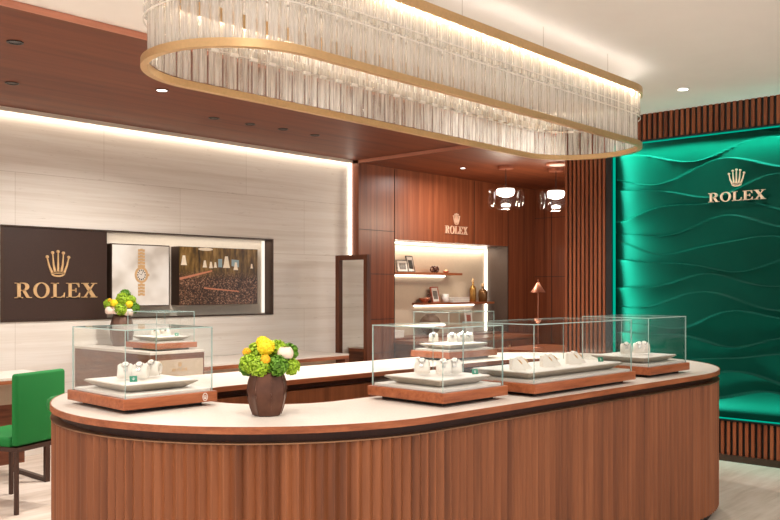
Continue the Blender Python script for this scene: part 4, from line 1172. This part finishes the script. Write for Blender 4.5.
# ------------------------------------------------------------------ downlights
def downlight(x, y, z, lit, label, r=0.05):
    t = thing('ceiling_light', label, 'ceiling light', (x, y, z), 0, 'recessed ceiling lights')
    b = MB(); b.ringprism(ell(0, 0, r, r, 24), ell(0, 0, r * 0.78, r * 0.78, 24), -0.006, 0); b.build('trim_ring', 'ceil_white' if z > SOF + 0.02 else 'black', t)
    b = MB(); b.prism(ell(0, 0, r * 0.78, r * 0.78, 24), -0.003, 0); b.build('lens', 'lens_lit' if lit else 'lens_off', t)
def dl(x, y, z, lit, label, power=0.0, spread=130, r=0.05):
    downlight(x, y, z, lit, label, r)
    if power: area('downlight_beam', (x, y, z - 0.012), r * 1.7, power, (1, 0.95, 0.89), (0, 0, 0), None, 'DISK', math.radians(spread))
dl(2.391, 5.312, SOF, False, 'unlit ceiling light in the wood ceiling nearest the white ceiling edge')
dl(2.854, 6.391, SOF, False, 'unlit ceiling light in the wood ceiling above the brown sign board')
dl(3.73, 5.766, SOF, True, 'glowing ceiling light in the wood ceiling, just under the chandelier in view', 50, 150)
dl(4.658, 6.372, SOF, False, 'unlit wood ceiling light, first of the row of four nearest the lit one')
dl(5.053, 6.358, SOF, False, 'unlit wood ceiling light, second of the row of four')
dl(5.424, 6.325, SOF, False, 'unlit wood ceiling light, third of the row of four')
dl(5.851, 6.338, SOF, False, 'unlit wood ceiling light, last of the row of four, nearest the alcove')
dl(6.56, 2.869, CEIL, True, 'glowing ceiling light in the white ceiling near the green wall', 10)
dl(8.522, 6.541, ACE, True, 'small glowing ceiling light in the alcove ceiling', 22, 170, 0.04)
# the same fittings carry on over the part of the shop behind and beside the viewer
for x, y in ((0.4, 3.2), (1.9, 2.2), (0.6, 1.6), (2.3, 0.9), (3.6, 0.9), (5.0, 0.2), (1.0, 0.0), (3.0, -0.6), (-0.9, 2.2), (-0.6, 0.4)):
    dl(x, y, CEIL, True, 'round ceiling light in the white ceiling over the shop entrance', 18 if x < 1.5 else 9)
for x, y in ((0.2, 5.6), (-1.2, 5.6), (1.2, 6.3)):
    dl(x, y, SOF, True, 'ceiling light in the wood ceiling over the meeting desk', 17)
dl(3.46, 4.35, CEIL, True, 'added ceiling light hidden behind the chandelier to brighten the stone wall, first of three', 18)  # three lamps added out of sight behind the chandelier to brighten the stone wall
dl(4.78, 4.25, CEIL, True, 'added ceiling light hidden behind the chandelier to brighten the stone wall, middle of three', 22)
dl(5.6, 4.23, CEIL, True, 'added ceiling light hidden behind the chandelier to brighten the stone wall, nearest the green wall', 26)
# light given by the strips, and an added fill in the stone recess
area('cove_beam', (2.2, YT - 0.035, SOF), 10.2, 11, (1, 0.9, 0.77), (math.radians(8), 0, 0), 0.03)
area('alcove_strip_beam', (9.2, 7.54, AZ1 - 0.03), 2.3, 9, (1, 0.88, 0.72), (math.radians(-15), 0, 0), 0.03)
area('recess_fill', (5.15, YT + 0.03, NZ1 - 0.03), 1.9, 1.4, (1, 0.9, 0.78), (math.radians(20), 0, 0), 0.03)  # added lamp with no strip of its own, brightens the recess lining
gx = XG + 0.0
area('green_edge_beam', (gx - 0.03, GY1 - 0.02, (GZ0 + GZ1) / 2), 0.04, 14, (0.1, 1.0, 0.84), (math.radians(-90), 0, math.radians(28)), 2.3, spread=math.radians(80))
area('green_edge_beam', (gx, (GY0 + GY1) / 2, GZ1 - 0.03), 3.5, 22, (0.1, 1.0, 0.84), (0, math.radians(-24), 0), 0.04, spread=math.radians(80))
area('green_edge_beam', (gx, (GY0 + GY1) / 2, GZ0 + 0.03), 3.5, 9, (0.1, 1.0, 0.84), (math.radians(180), math.radians(24), 0), 0.04, spread=math.radians(80))
for o in [o for o in bpy.data.objects if o.type == 'LIGHT' and o.name.startswith('green_edge') and abs(o.location.y - (GY0 + GY1) / 2) < 0.01]:
    o.data.size, o.data.size_y = 0.04, 3.5

w = bpy.data.worlds.new('daylight'); sc.world = w; w.use_nodes = True
w.node_tree.nodes['Background'].inputs[0].default_value = (1.0, 0.975, 0.945, 1)
w.node_tree.nodes['Background'].inputs[1].default_value = 0.95

cam = bpy.data.cameras.new('camera'); co = bpy.data.objects.new('camera', cam); COL.objects.link(co)
cam.sensor_width = 36; cam.sensor_fit = 'HORIZONTAL'; cam.lens = 865 / 780 * 36
cam.shift_y = 28 / 780
cam.clip_start = 0.05
co.location = (0, 0, 1.45)
th = math.atan(788 / 865)            # angle of the stone wall direction to the right of the view axis
d = Vector((math.cos(th), math.sin(th), 0))
co.rotation_euler = (PI / 2, 0, math.atan2(d.y, d.x) - PI / 2)
sc.camera = co
sc.cycles.transparent_max_bounces = 32
sc.cycles.max_bounces = 8
sc.cycles.diffuse_bounces = 4
sc.cycles.caustics_reflective = False; sc.cycles.caustics_refractive = False
sc.cycles.sample_clamp_indirect = 6
sc.cycles.use_denoising = True
sc.view_settings.view_transform = 'Standard'; sc.view_settings.look = 'None'
sc.view_settings.gamma = 1.0; sc.view_settings.use_curve_mapping = False
sc.view_settings.exposure = 0.28
